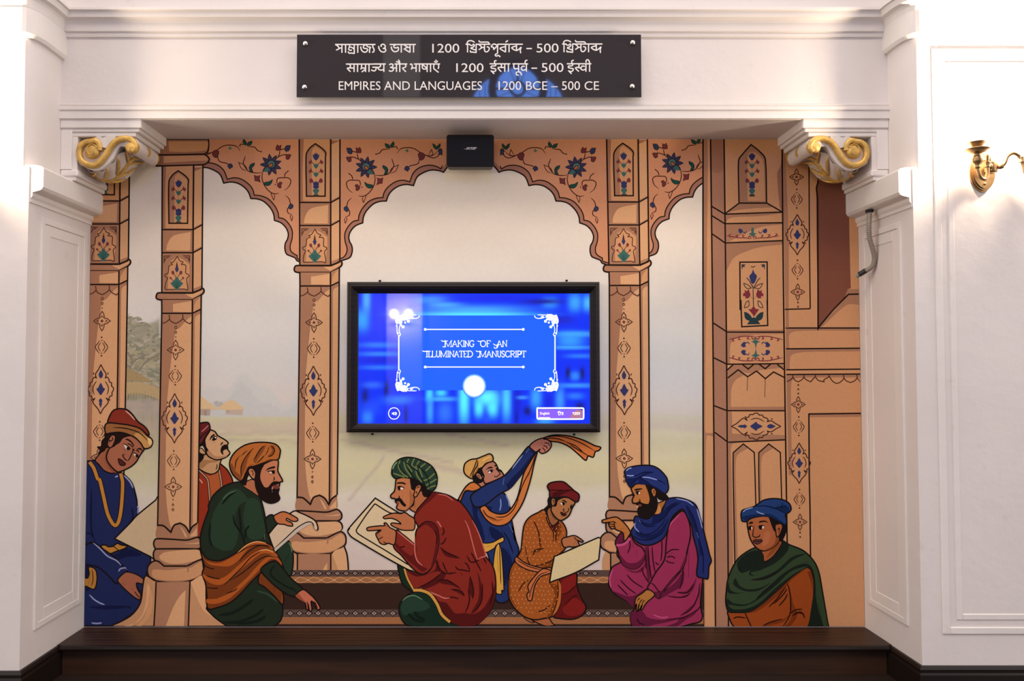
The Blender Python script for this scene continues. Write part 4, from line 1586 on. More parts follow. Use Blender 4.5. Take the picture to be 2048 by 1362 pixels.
def cartouche(A, cx, cy, rx=25.0, ry=50.0, horiz=False):
    rot = math.pi / 2 if horiz else 0
    sg2 = (1, -1)
    for sx in sg2:
        A.l(at_(cx, cy, (rx * sx, ry), '0,-.98c .2,-.78 .42,-.6 .36,-.44c .5,-.47 .62,-.42 .7,-.28c .86,-.24 .86,-.12c 1.02,-.04 .98,.08 .9,.14c .9,.26 .72,.3c .62,.42 .45,.36c .62,.5 .5,.62 .2,.8 0,1.0c', rot), 1.9, MOT, False)
        A.l(at_(cx, cy, (rx * sx, ry), '.34,-.32 .55,-.15 .62,.03 .5,.24', rot), 1.6, MOT)
        A.f(MOT, at_(cx, cy, (rx * sx, ry), '.5,-.62c .62,-.68c .6,-.56c', rot)).f(MOT, at_(cx, cy, (rx * sx, ry), '.66,.4c .8,.42c .7,.5c', rot))
    A.f(BLU, at_(cx, cy, (rx, ry), '0,-.78c .17,-.6 .12,-.48 0,-.43 -.12,-.48 -.17,-.6', rot))
    A.f(BLU, at_(cx, cy, (rx, ry), '0,-.26c .12,-.15 .2,-.05c .34,0 .2,.12 0,.24 -.2,.12 -.34,0 -.2,-.05c -.12,-.15', rot))
    A.f(BLU, at_(cx, cy, (rx, ry), '0,.36c .14,.46 .09,.55 .12,.6 0,.76c -.12,.6 -.09,.55 -.14,.46', rot))


def tulips(A, cx, cy, k=1.0):
    """stacked flower spray; cy is the top flower, total height about 82 px"""
    s_ = (k, k)
    A.l(at_(cx, cy, s_, '0,8 0,66'), 1.1, LINE)
    for y, w_ in ((22, 9), (40, 9), (60, 10)):
        for sx in (-1, 1):
            A.l(at_(cx, cy, (k * sx, k), '0,%g 4,%g %g,%g' % (y - 2, y - 6, w_, y - 10)), 1.0, LINE)
            if y < 50:
                A.f(RED, at_(cx, cy, (k * sx, k), '%g,%gc %g,%gc %g,%gc %g,%gc %g,%gc' % (w_ - 2, y - 9, w_ + 1, y - 16, w_ + 3, y - 12, w_ + 6, y - 11, w_ + 4, y - 5)))
            else:
                A.f(RED, at_(cx, cy, (k * sx, k), '%g,%gc %g,%g %g,%g %g,%g %g,%g' % (w_ - 1, y - 16, w_ + 3, y - 13, w_ + 3, y - 8, w_, y - 6, w_ - 5, y - 9)))
    A.f(BLU, at_(cx, cy, s_, '0,9 -5,4 -7,-3c -4,-2c -3,-6c -1,-4c 0,-9c 1,-4c 3,-6c 4,-2c 7,-3c 5,4'))
    for y in (19, 36):
        A.f(GRN, at_(cx, cy, s_, '0,%g -4,%g -5,%gc -1.5,%gc 0,%gc 1.5,%gc 5,%gc 4,%g' % (y + 6, y + 2, y - 3, y - 2, y - 5, y - 2, y - 3, y + 2)))
    A.f(BLU, at_(cx, cy, s_, '-3,52 0,51 3,52 6,55 5,59 6,62 3,65 -3,65 -6,62 -5,59 -6,55'))
    A.f(GRN, at_(cx, cy, s_, '-4,66 4,66 6,70 3,75 6,79c -6,79c -3,75 -6,70'))
    A.f(MOT, at_(cx, cy, s_, '-6,78c 6,78c 5,81c -5,81c'))


def vase(A, cx, cy):
    """small potted spray inside an ogee panel; cy the top of the spray; about 55 px tall"""
    A.l(at_(cx, cy, (1, 1), '0,6 0,36'), 1.1, LINE)
    A.f(MOT, at_(cx, cy, (1, 1), '0,-2c 1.6,6 2,11 -2,11 -1.6,6')).f(BLU, at_(cx, cy, (1, 1), '0,8c 4,13c 2,18 0,20 -2,18 -4,13c'))
    for sx in (-1, 1):
        A.l(at_(cx, cy, (sx, 1), '0,34 4,26 8,22'), 1.0, LINE).l(at_(cx, cy, (sx, 1), '2,40 8,36 12,33'), 1.0, LINE)
        A.f(RED, at_(cx, cy, (sx, 1), '7,17 10,18 11,21 8,25 5,22'))
        A.view = 'p'
        A.e(cx + sx * 12.5, cy + 31.5, 2.2, 2.2, RED)
    A.f(GRN, at_(cx, cy, (1, 1), '0,30 3,32 5,36 13,42c 7,49 3,53 5,55c -5,55c -3,53 -7,49 -13,42c -5,36 -3,32'))
    for sx in (-1, 0, 1):
        A.l(at_(cx, cy, (1, 1), '0,52 %g,46 %g,39' % (sx * 3, sx * 4)), 0.7, '#1f3a36')


def column(name, dx, dy, label, cap=False, lean=0.0):
    """carved sandstone column; C is the pattern, others are shifted by dx, dy photo pixels"""
    base = P(628, 700, MU.d)
    tgt = P(628 + dx, 700 + dy, MU.d)
    ox, oz = tgt.x - base.x, tgt.z - base.z
    A = Art(MU, 'p', UG)

    def xf(x, y):
        # shift in wall space so that columns stay plumb
        q_ = P(x, y, MU.d)
        X_, Z_ = q_.x + ox, q_.z + oz
        dz = Z_ - HC
        dd = D - MU.d
        yc, zc = dz * math.cos(TH) - dd * math.sin(TH), dd * math.cos(TH) + dz * math.sin(TH)
        return (PX + F * X_ / zc, PY - F * yc / zc)
    A.xf = xf
    top = 277 if not cap else 276
    # faces
    A.f(LT2, '599,%gc 662,%gc 661,531c 599.5,531c' % (top - 60, top - 60)).f(LT, '662,%gc 680.5,%gc 680,522c 661,531c' % (top - 60, top - 60))
    A.f(SH2, '599,%gc 608,%gc 605,340c 606,402c 659,403c 660,%gc 662,%gc 662,405c 599,405c' % (top - 60, top - 60, top - 60, top - 60))
    # niche panel with flower spray
    A.f(SH, '@cd 152,575c 155,190 185,120 238,82c 300,120 332,170 335,210 330,575c')
    A.f(LT2, '@cd 240,105c 215,130 205,160 205,575c 328,575c 332,200 300,150')
    A.l('@cd 155,575c 152,190 185,125 238,82c 300,125 335,165 333,210 330,575c', 2.4, LINE, closed=True)
    tulips(A, 632, 312, 1.0)
    # plain block
    A.f(SH, '599,406c 661,406c 661,451c 599,451c').f(LT, '@cd 130,830c 145,760 200,690 360,655c 355,832c')
    # ogee block
    A.f(SH, '599,452c 661,452c 661,530c 599,530c').f(LT2, '@cd 175,930c 235,885c 300,920 350,960c 350,1050 330,1190c 150,1190c 155,1000')
    A.l('@cd 235,885c 200,935 175,945 190,960 160,975 150,1040 120,1055 125,1075 145,1090 130,1130 125,1190 160,1195 300,1190 335,1198 330,1140 325,1095 345,1070 340,1055 315,1040 315,970 275,960 290,940 260,925', 1.5, MOT, closed=True)
    A.ls('@cd 110,955 112,882c 180,880', '@cd 118,935 130,900 165,892', '@cd 285,880 350,880c 352,945', '@cd 300,895 338,900 342,930', w=1.5, col=MOT)
    vase(A, 629.5, 470)
    # side face shading and joints
    for y in (405, 451):
        A.f(SH, '662,%gc 680,%gc 680,%gc 662,%gc' % (y - 4, y - 13, y - 9.5, y))
        A.l('599,%g 662,%gc 680,%g' % (y, y, y - 10), 2.4, LINE, False)
    A.f(SH2, '662,%gc 680,%gc 672,%g 662,%gc' % (281, 281, 285, 289))
    A.f(SH, '662,523c 680,516c 680,521c 662,531c')
    for x in (599, 662, 680.3):
        A.l('%g,%gc %g,531c' % (x, top - 60, x + (0.6 if x < 600 else -0.6)), 2.6, LINE, False)
    # ring
    A.f(SH, '596,531c 661,531c 674,526 681,522 684,526 683,531 676,537 661,545c 596,545c 590,543 588.5,538 591,532', 2.8, LINE)
    A.f(LT, '@cd 310,1235c 375,1232c 460,1195 475,1205 470,1225 380,1275c 350,1260')
    A.l('@cd 378,1232 465,1195', 2.4, LINE, False)
    A.l('@cd 100,1228 376,1230', 2.4, LINE, False)
    # neck below the ring
    A.f(SH, '600,545c 661,545c 661,572c 600,572c').f(LT, '@ch 205,65c 390,35c 390,145c 205,140c')
    A.f(LT2, '661,545c 678,537c 678,563c 661,572c').f(SH, '@ch 395,25c 470,-5c 430,40 412,80 408,120 395,150c')
    # shaft
    A.f(LT, '600,572c 661,572c 659,1010c 594,1010c').f(LT, '661,572c 678,563c 674.5,1010c 659,1010c')
    A.f(SH, '600,573c 655,573c 661,576c 650,585 637,600 628,605c 621,650 614,720 611,760 609.5,900 612,950 617,985 622,1010 594,1010c')
    A.f(SH, '661,573c 678,564c 678,572c 667,580 666,600 664.5,990c 659.5,1010c 661,700')
    A.ls('600,572 661,572c 678.5,563.5', '599.6,545 600,572 598,740 594,1012', '661,545 661,572 660.5,740 658.8,1008', '678.6,535 678.4,564 677,740 674.3,990', w=2.6, col=LINE, taper=False)
    A.ls('@ch 98,255 140,240 172,210 168,170', '@ch 172,210 190,235 235,255c 285,225 302,200 300,165', '@ch 302,205 330,235 372,258c 388,240', w=1.7, col=MOT, taper=False)
    for (y, r) in ((600.3, 2.4), (609.8, 2.0)):
        A.view = 'p'
        A.l(at_(628.2, y, (r, r * 1.2), '0,-1 1,0 0,1 -1,0'), 1.2, MOT, closed=True)
    A.e(628.2, 619.3, 1.2, 1.2, MOT)
    star(A, 628, 645)
    bud(A, 627.6, 697)
    cartouche(A, 626.8, 781)
    bud(A, 625.6, 866)
    star(A, 625, 918)
    A.view = 'p'
    A.e(624.8, 943.7, 1.4, 1.4, MOT)
    for (y, r) in ((953.8, 1.8), (963.5, 2.2)):
        A.l(at_(624.7, y, (r, r * 1.3), '0,-1c 1,0c 0,1c -1,0c'), 1.2, MOT, closed=True)
    # petals, rings and foot
    A.f(SH, '@ci 88,700 130,705 182,748c 205,700 248,683c 285,705 315,750c 335,710 372,683c 372,782 300,805 88,795')
    A.f(LT, '@ci 250,710 275,735 298,778 285,782 270,750').f(LT, '@ci 370,715c 345,745 320,778 368,775c')
    A.l('@ci 88,698 130,703 182,748c 205,700 248,683c 285,705 315,750c 335,710 372,683', 3.0, LINE, False)
    A.f(SH, '@ci 80,795 180,798 300,804 372,785 400,805 408,830 400,855 370,868 80,868 62,845 62,815', 2.8, LINE).f(LT, '@ci 280,828 340,826 395,818 380,830 330,832')
    A.f(SH, '@ci 80,868 370,868 400,880 412,910 400,935 370,955 300,990c 135,990c 70,950 58,910 65,880', 2.8, LINE)
    A.f(LT, '@ci 100,930 130,895 220,880 370,872 402,895 400,935 330,960 230,975 150,965')
    A.f(SH, '@ci 50,960 90,955 135,990c 300,990c 395,945 430,965 438,1010 425,1045 330,1100c 200,1110 80,1098c 25,1060 18,1000', 2.8, LINE)
    A.f(LT2, '@ci 50,1060 60,1015 160,1020 290,1005 330,1000 400,960 432,1000 415,1040 330,1085 200,1095 90,1085')
    A.l('@ci 300,992 306,1010 306,1035', 3.0, SH)
    A.build(name, mural, label)
    B_ = Art(MU, 'ci', UG)
    B_.xf = xf
    return B_, xf


def foot(B_, flare):
    """bell-shaped foot of a column; flare adds the spreading skirt"""
    if not flare:
        B_.f(MD, '55,1085c 90,1105c 330,1105c 425,1050c 448,1130 455,1200 455,1300c 30,1300c 30,1150')
        B_.f(SH, '90,1108c 328,1108c 328,1300c 90,1300c').f(LT, '345,1095 425,1055c 448,1120 452,1200 455,1300c 400,1300 375,1200').f(LT, '262,1300c 270,1225 303,1165c 305,1300c')
        B_.ls('90,1105 88,1300', '329,1103 328,1300', w=2.6, col=LINE, taper=False)
        B_.l('425,1050 445,1110 454,1200 455,1300', 2.8, LINE, False)
        B_.l('45,1075 88,1105', 2.6, LINE, False)


# arches: the left half of the middle arch is the pattern
def arch_half(xf, name, tail, label):
    A = Art(MU, 'cd', UG, xf)
    edge_lo = '1520,270 1480,300 1442,350c 1400,335 1320,330 1240,360 1190,400 1160,475c 1090,465 1020,480 960,520 925,565 905,620c 840,625 780,650 720,710 690,770 683,825c 620,850 575,895 553,950 560,1000 580,1040 585,1090 570,1140'
    edge_up = '1520,232 1480,250 1440,280 1418,318c 1360,290 1290,285 1220,305 1160,355 1125,440c 1060,425 990,440 920,490 885,540 873,588c 810,595 740,625 680,690 650,750 643,800c 590,815 540,870 515,930 518,1000 535,1060 530,1110'
    if tail:
        lo = edge_lo + ' 530,1160 490,1175c 470,1205 440,1215 415,1245c 405,1245c'
        up = edge_up + ' 500,1140 470,1155c 465,1185 420,1200c 405,1200c'
    else:
        lo = edge_lo + ' 545,1160 470,1185c 460,1185c'
        up = edge_up + ' 500,1150 460,1162c'

    def rev(s_):
        return ' '.join(s_.split()[::-1])
    A.f('#c98c66', up + (' 395,1180c 395,-30c 1620,-30c 1620,232c' if tail else ' 455,1150c 455,-30c 1620,-30c 1620,232c'))
    A.f('#a2705b', up + ' ' + rev(lo))
    A.l(up, 2.0, LINE, False)
    A.l(lo, 2.4, LINE, False)
    # flowering vine
    V = '#4a2418'
    A.ls('790,375 860,380 930,360 975,290 965,250 955,218', '790,372 800,420 785,480 745,540 690,575 640,570', '800,385 830,420', '805,180 840,170 870,138 935,132', '1005,175 1040,130 1110,118 1170,130 1250,180 1330,195 1390,150',
         '1250,180 1340,215 1380,205 1410,175 1480,125', '1215,225 1200,270 1130,290 1105,310', '575,150 620,160 650,155', '555,210 600,210 660,235', '632,170 640,215 670,250', '570,165 572,205', '590,545 545,505 530,450 560,425 590,425 650,430 660,470 640,490',
         '590,420 580,385 555,365', '580,590 545,625 535,680 560,720 555,755 520,770', '970,115 1000,110 1010,130', w=1.7, col=V)
    A.ls('935,355 960,310 1020,280c 990,340 940,360', '690,575 715,565 705,600 690,635c 680,600 690,575', '1300,190 1330,135c 1340,180 1310,200', '520,770 535,790 520,830c 512,800 520,775', w=1.3, col=V)
    A.view = 'cd'
    for (x, y, r) in ((555, 362, 6), (808, 180, 7), (1008, 128, 6), (675, 490, 6)):
        A.e(x, y, r, r, V)
    cx, cy = 716, 303
    for k in range(9):
        a = k * 2 * math.pi / 9 + 0.16
        pts = []
        for (r, da) in ((40, -.42), (72, -.2), (101, 0), (72, .2), (40, .42)):
            pts.append('%.1f,%.1f%s' % (cx + r * math.cos(a - math.pi / 2 + da), cy + r * math.sin(a - math.pi / 2 + da), 'c' if r > 90 else ''))
        A.f('#3a3850', ' '.join(pts), 1.2, '#2a2430')
    A.f(GRN, '725,345 750,325 775,345 780,368 750,368 730,355')
    A.e(713, 298, 36, 36, '#4f7364', 0, 1.2, '#2a2430')
    A.f('#b0603c', '700,290c 720,290 738,315 733,330c 715,325 700,310', 1.2, '#2a2430')
    for q_ in ('870,285c 905,300 920,330 910,365 885,370c 895,335 875,310', '700,442c 730,460 775,470 775,490 745,500 715,480', '890,80c 925,90 940,110 938,125c 905,115', '970,62c 980,85 965,115 950,118c 945,95', '1340,80c 1365,95 1375,110 1410,80c 1410,110 1375,138c 1350,115'):
        A.f('#1f4a3e', q_, 1.0, '#1c2420')
    for q_ in ('533,122c 570,125 585,150 578,175 550,172 538,150', '1398,135 1415,128 1430,138 1450,135 1452,155 1445,170 1452,185 1430,188 1410,182 1395,185 1400,165 1392,150', '1080,305 1100,292 1115,305 1122,318 1110,330 1105,342 1092,332 1078,325', '510,680 530,670 545,685 550,705 535,720 520,712 508,700'):
        A.f('#343a56', q_, 1.0, '#241f2c')
    for q_ in ('620,118c 640,130c 655,115c 668,140c 668,165c 645,168c 625,165c', '528,210c 550,205c 575,212c 575,245c 555,255c 540,240c', '1205,180 1230,165 1258,178 1265,205 1245,232 1220,235 1212,215', '820,405c 845,412c 873,402c 868,435c 865,455c 845,455c 815,468c 825,435c', '612,475 630,465 650,485 655,500 635,522 620,515 622,495'):
        A.f('#6e3434', q_, 1.0, '#3a1a1a')
    A.f('#3f6e60', '1075,145c 1095,140c 1100,122c 1108,142c 1120,150c 1108,155c 1105,165c 1092,155c')
    A.build(name, mural, label)


MIR = 942.4 * 2
ident = lambda x, y: (x, y)
mirr = lambda x, y: (MIR - x, y)
arch_half(lambda x, y: (MIR - x - 610.5, y - 5), 'painted_arch', True, 'left lobed arch haunch with flowering vine')
arch_half(ident, 'painted_arch', False, 'middle lobed arch, left haunch with flowering vine')
arch_half(mirr, 'painted_arch', True, 'middle lobed arch, right haunch with flowering vine')
arch_half(lambda x, y: (x + 612.5, y - 8), 'painted_arch', False, 'right lobed arch haunch with flowering vine')
# arch apex behind the loudspeaker
A = Art(MU, 'p', UG)
A.f('#c98c66', '885,276c 1000,276c 1000,335c 985,322 960,318 942,317 925,318 900,322 885,335c')
A.build('arch_apex', mural)

colC, xfC = column('painted_column', 0, 0, 'column left of the screen')
colD, xfD = column('painted_column', 620.5, -1, 'column right of the screen')
colA, xfA = column('painted_column', -424.5, -3, 'column at the left edge, partly behind the corbel')
for c_ in (colC, colD, colA):
    foot(c_, False)
    c_.build('column_foot', mural)
# carved doorway at the right of the mural
A = Art(MU, 'cf', UG)
A.f(LT2, '@p 1406,276c 1760,276c 1760,1260c 1407,1260c')
A.f(SH, '@p 1406,276c 1415,276 1414,480 1411,700 1410,860c 1412,866c 1427,866c 1427,873c 1413,873 1411,1000 1410,1260c 1407,1260c')
# dark opening, sill and splay
A.f('#7c4c3a', '@p 1636,276c 1700,276c 1698,400 @cf 1168,1000 1175,1232c 1155,1240c 1035,1362c @cg 920,212c 918,100 @cf 908,900 905,420 910,370')
A.f(LT2, '@cg 1245,-90c 1160,-90c 1120,0c 925,212c 1245,212c').f(SH, '@cg 1150,-85c 1120,0c 925,212c 945,212 1140,40 1245,38c 1245,-85c')
A.f(SH, '@cg 668,222c 1245,220c 1245,238 800,240 700,262 695,375c 668,378c').f(SH, '@cg 668,384c 1245,378c 1245,398 820,405 715,425 700,470 698,538c 668,540c')
A.f(SH, '@cg 672,584c 1250,580c 1250,602 760,605 712,640 710,900 715,1362c 690,1362c').f(SH, '@cg 850,890c 1250,884c 1250,908 855,912c')
A.ls('@cg 665,218 1245,218', '@cg 668,380 1245,375', '@cg 670,543 1250,538', '@cg 672,580 1252,576', w=2.4, col=LINE, taper=False)
A.ls('@cg 675,635 705,620 722,600 718,580', '@cg 722,600 740,625 765,637c 790,622 808,600 805,580', '@cg 808,602 830,622 860,637c 888,605 898,595 895,580', '@cg 898,598 920,625 965,637c 965,620 1000,600 1005,580', '@cg 1005,592 1030,630 1062,650c 1090,640 1118,610 1115,580',
     '@cg 1118,605 1140,630 1170,642c 1200,630 1222,605 1218,578', '@cg 1222,605 1250,640', w=1.8, col=MOT, taper=False)
A.ls('@p 1636,660 1636,600 1635,400 1633,376 1637,362', '@cf 1240,1238 1155,1240c 1035,1362c @cg 920,215', '@cg 1252,882 847,887c 850,1362c @p 1620,1020 1621,1115', w=2.6, col=LINE, taper=False)
# side pilaster with motifs
A.f(SH, '@cf 640,40c 655,40c 670,300 690,800 690,1350c @cg 690,60 692,215c 668,215c @cf 648,600c')
A.ls('@cf 848,240 852,900 858,1350', '@cf 660,1357 858,1352', w=2.2, col=LINE, taper=False)
for (f_, x, y) in ((star, 1593, 354), (bud, 1593.5, 398.5), (cartouche, 1594.5, 469), (bud, 1595, 540), (star, 1595.5, 584), (star, 1596.5, 809), (bud, 1597.5, 853.5), (cartouche, 1598.3, 926), (bud, 1599, 998.5), (star, 1600, 1044)):
    if f_ is cartouche:
        f_(A, x, y, 22, 41)
    elif f_ is star:
        f_(A, x, y, 14)
    else:
        f_(A, x, y, 11)
A.view = 'p'
for (x, y) in ((1596, 605), (1596, 613.5), (1596.5, 770), (1596.5, 778.5), (1596.5, 787), (1600, 1065), (1600.3, 1074)):
    A.e(x, y, 1.7, 1.9, MOT)
A.build('painted_doorway', mural, 'dark doorway with a carved side pilaster')

A = Art(MU, 'cf', UG)
# tall pilaster: side face then front face
A.f('#a5765c', '@p 1421,276c 1448,276c 1457,1260c 1431,1260c').f(LT2, '@p 1448,276c 1564,276c 1577,1260c 1457,1260c')
A.f(SH2, '@cf 80,40c 185,40c 188,240 140,300 90,280c').f(SH2, '@cf 600,300 625,240 640,120c 645,600c 620,560')
A.f(SH, '@cf 303,525c 300,200 335,145 397,75c 460,125 508,190 518,525c')
A.f(LT2, '@cf 370,512c 368,250 375,150 410,130 450,150 490,200 500,330 505,515c', 0)
A.f(SH, '@cf 305,530c 520,530c 560,560 420,570 290,585 225,603 195,610c').f(SH, '@cf 205,690c 215,660 260,640 480,630 640,606c 645,600c 195,618c')
A.f(SH, '@cf 200,694c 645,686c 645,694 500,710 420,735 300,790 230,830c 200,832c').f(SH, '@cf 200,842c 648,826c 648,850 480,870 350,910 260,960 205,1060c')
A.f(SH, '@cg 207,232c 660,232c 660,248c 208,248c').f(SH, '@cg 210,256c 660,254c 660,264 440,270 290,290 245,330 232,400 235,495c 212,495c')
A.f(SH, '@cg 215,545c 258,502c 600,502c 662,510c 662,525 480,545 380,570 297,545c 215,607c').f(SH, '@cg 215,610c 297,548c 345,580 280,620 245,690 240,860c 216,858c').f(SH, '@cg 215,832c 660,830c 665,860c 215,858c')
A.f(SH, '@cg 218,868c 245,866 250,960 250,1040c 665,1052c 662,1086c 220,1104c').f(SH, '@cg 220,1110c 400,1102 260,1118 240,1160 245,1362 @p 1466,1100 1465,1260c 1458,1260c')
for (a_, b_, c_, d_) in ((258, 337, 422, 428), (457, 535, 625, 630)):
    A.f(SH, '@cg %d,1362c %d,1188c %d,1120c %d,1150c %d,1200 %d,1240 %d,1362c @p %g,1150c %g,1150c' % (a_, a_, b_, b_ + 40, a_ + 40, a_ + 22, a_ + 18, 1400 + (a_ + 24) / 3.891 + 4, 1400 + a_ / 3.891 + 4))
    A.l('@p %g,1260 @cg %d,1362 %d,1188c %d,1120c %d,1187c %d,1362 @p %g,1260' % (1400 + a_ / 3.891 + 6, a_, a_, b_, c_, d_, 1400 + d_ / 3.891 + 8), 2.2, LINE, False)
A.ls('@cf 303,527c 300,200 335,145 397,75c 460,125 508,190 518,527c', '@cf 305,530 520,530', '@cf 305,530 195,612', '@cf 520,530 645,602', '@cf 195,616 645,600', '@cf 195,690 645,683', '@cf 195,840 648,822',
     '@cf 90,555 190,614', '@cf 92,628 192,690', '@cf 95,770 195,840', '@cg 205,250 660,250', '@cg 210,500 662,495', '@cg 215,861 668,862', '@cg 220,1107 660,1088', '@cg 105,180 207,247', '@cg 108,450 210,500', '@cg 112,823 212,862', '@cg 115,1030 218,1107',
     '@cg 212,545 258,502', '@cg 330,502c 375,537c 418,500c', '@cg 460,500c 507,535c 548,500c', '@cg 600,500 662,550', '@cg 215,607c 297,543c 370,597c 440,553c 508,612c 572,560c 665,607c', '@cf 312,1362c 310,990c 522,988c 525,1362c', '@cg 318,0c 325,208c 527,198c 522,0c', w=2.4, col=LINE, taper=False)
A.ls('@cg 370,597 367,705', '@cg 508,612 503,755', w=3.6, col=LINE)
A.ls('@p 1406,276 1406,700 1407,1260', '@p 1421,276 1426,700 1431,1260', '@p 1448,276 1453,700 1457,1260', '@p 1564,276 1567,600 1577,1260', w=2.6, col=LINE, taper=False)
tulips(A, 1504, 312, 1.0)
# ornament bands
PUR = '#7a3038'
A.ls('@cf 205,785 240,790 300,800 350,800 400,810', '@cf 410,810 470,800 520,800 580,790 620,785', '@cf 240,800 225,780 245,772', '@cf 300,800 280,785 300,778', '@cf 350,805 330,785 350,780', '@cf 470,802 490,783 475,778', '@cf 520,800 545,780 525,775', '@cf 575,792 600,775 585,768',
     '@cf 375,805 385,785 400,805', '@cf 440,805 425,785 412,805', w=1.6, col=PUR)
A.ls('@cf 335,750 350,765 362,748', '@cf 485,750 468,765 455,748', w=1.5, col=BLU)
A.f(BLU, '@cf 298,735c 312,725c 318,735c 330,735 330,755 315,765 302,755').f(BLU, '@cf 522,735c 508,725c 502,735c 488,738 490,755 505,765 520,755').f(GRN, '@cf 408,715c 420,740 418,760 440,765c 425,778 415,785 408,795 400,785 392,778 378,765c 398,760 398,740')
for sy in (1, -1):
    Y = (lambda y: y) if sy > 0 else (lambda y: 756 - y)

    def tt(s_):
        return '@cg ' + ' '.join('%s,%g%s' % (q_.rstrip('c').split(',')[0], Y(float(q_.rstrip('c').split(',')[1])), 'c' if q_[-1] == 'c' else '') for q_ in s_.split())
    A.ls(*[tt(q_) for q_ in ('220,308 260,300 320,285 380,282 432,285', '432,285 490,282 540,285 600,298 645,310', '260,300 255,318 270,318', '310,290 300,305 318,308', '380,283 368,300 388,305', '480,283 495,300 478,305', '550,287 562,305 545,308', '600,298 612,315 595,318', '400,283 412,305 432,290', '465,283 452,305 432,290')], w=1.7, col=PUR)
    A.ls(*[tt(q_) for q_ in ('355,340 372,328 385,345', '510,340 492,328 478,345')], w=1.6, col=BLU)
    A.f(BLU, tt('318,350c 335,330 355,328 352,352c 358,362c 340,368 325,362')).f(BLU, tt('547,350c 530,330 510,328 512,352c 508,362c 525,368 540,362'))
    A.f(GRN, tt('432,292 440,312 468,325c 445,335 440,350 434,378 428,350 420,335 398,325c 422,312'))
cartouche(A, 1400 + 438 / 3.891, 600 + 983 / 3.891, 26, 50, True)
# tall flower panel
A.f(BLU, '@cf 412,1045c 425,1075 442,1095 438,1120 425,1150 412,1158 398,1150 388,1120 385,1095 402,1075')
A.ls('@cf 412,1158 415,1300 @cg 418,60', '@cf 415,1195 380,1130 360,1110', '@cf 415,1195 450,1130 470,1110', '@cf 415,1280 375,1240', '@cf 415,1280 455,1240', '@cf 395,1022 410,1028 432,1020', w=1.5, col='#3c3230')
for (q_, c__) in (('340,1155c 370,1165 400,1190c 370,1195 350,1180', MOT), ('487,1155c 455,1165 420,1190c 460,1195 475,1180', MOT), ('345,1340 360,1300 380,1290c 380,1330 350,1345', MOT), ('490,1340 470,1300 450,1290c 455,1330 480,1345', MOT)):
    A.l('@cf ' + q_, 1.4, '#3c3230', False, True)
for sx in (0, 1):
    m_ = (lambda x: x) if not sx else (lambda x: 828 - x)
    A.f(PUR, '@cf ' + ' '.join('%g,%s%s' % (m_(float(t_.rstrip('c').split(',')[0])), t_.rstrip('c').split(',')[1], 'c' if t_[-1] == 'c' else '') for t_ in '335,1235c 350,1225c 345,1205c 362,1215c 380,1200c 385,1222c 392,1245 375,1270 350,1270c 355,1255c 335,1255c'.split()))
    A.f('#3c3a44', '@cf ' + ' '.join('%g,%s%s' % (m_(float(t_.rstrip('c').split(',')[0])), t_.rstrip('c').split(',')[1], 'c' if t_[-1] == 'c' else '') for t_ in '322,1005c 360,1008c 345,1015c 350,1030c 335,1025c 325,1050c'.split()))
    A.f('#263a3c', '@cg ' + ' '.join('%g,%s%s' % ((lambda x: x if not sx else 836 - x)(float(t_.rstrip('c').split(',')[0])), t_.rstrip('c').split(',')[1], 'c' if t_[-1] == 'c' else '') for t_ in '342,92c 370,100 400,130 405,160 375,160 350,140'.split()))
A.f(PUR, '@cg 375,72c 400,70c 415,45c 435,70c 460,72c 440,100 420,130c 400,100')
A.f('#263a3c', '@cg 365,190c 395,150 418,132c 440,150 470,188c')
A.build('painted_pilaster', mural, 'tall carved pilaster with flower panels right of the arches')

# the carpet under the scholars
A = Art(MU, 'p', LG)
A.f('#33211a', '555,1140c 1407,1140c 1407,1260c 540,1260c').f('#544038', '555,1140c 1407,1140c 1407,1153c 555,1153c').f('#94633f', '555,1153c 1407,1153c 1407,1166c 555,1166c')
A.f('#54423a', '550,1219c 1407,1219c 1407,1234c 550,1234c').f('#94623f', '550,1234c 1407,1234c 1407,1248c 540,1248c')


def lozenge(x, y, rx, ry):
    A.f('#c6b8ae', '%g,%gc %g,%g %g,%gc %g,%g %g,%gc %g,%g %g,%gc %g,%g' % (x, y - ry, x + rx * .4, y - ry * .35, x + rx, y, x + rx * .4, y + ry * .35, x, y + ry, x - rx * .4, y + ry * .35, x - rx, y, x - rx * .4, y - ry * .35), 1.4, '#1f1410')
    A.f('#6b4c40', '%g,%gc %g,%gc %g,%gc %g,%gc' % (x, y - ry * .6, x + rx * .35, y, x, y + ry * .6, x - rx * .35, y))


x = 586.0
while x < 1200:
    lozenge(x, 1146.5, 7.0, 5.2)
    x += 17.75
x = 580.5
while x < 1265:
    lozenge(x, 1226.5, 7.6, 5.8)
    x += 18.65
x = 589.0
while x < 1215:
    A.l('%g,1160 %g,1155 %g,1154.5 %g,1160 %g,1165 %g,1165 %g,1160' % (x, x + 9, x + 13, x + 26, x + 16, x + 10, x), 0.9, '#c49a70', False)
    A.l('%g,1158 %g,1161 %g,1158 %g,1161.5' % (x - 3, x, x + 3, x + 2), 0.8, '#c49a70', False)
    x += 26.3
A.build('painted_carpet', mural, 'dark carpet with bands of pale lozenges')

K = '#17100e'     # ink of the figures
OW = 2.5


def fig(view):
    return Art(MU, view, LG)


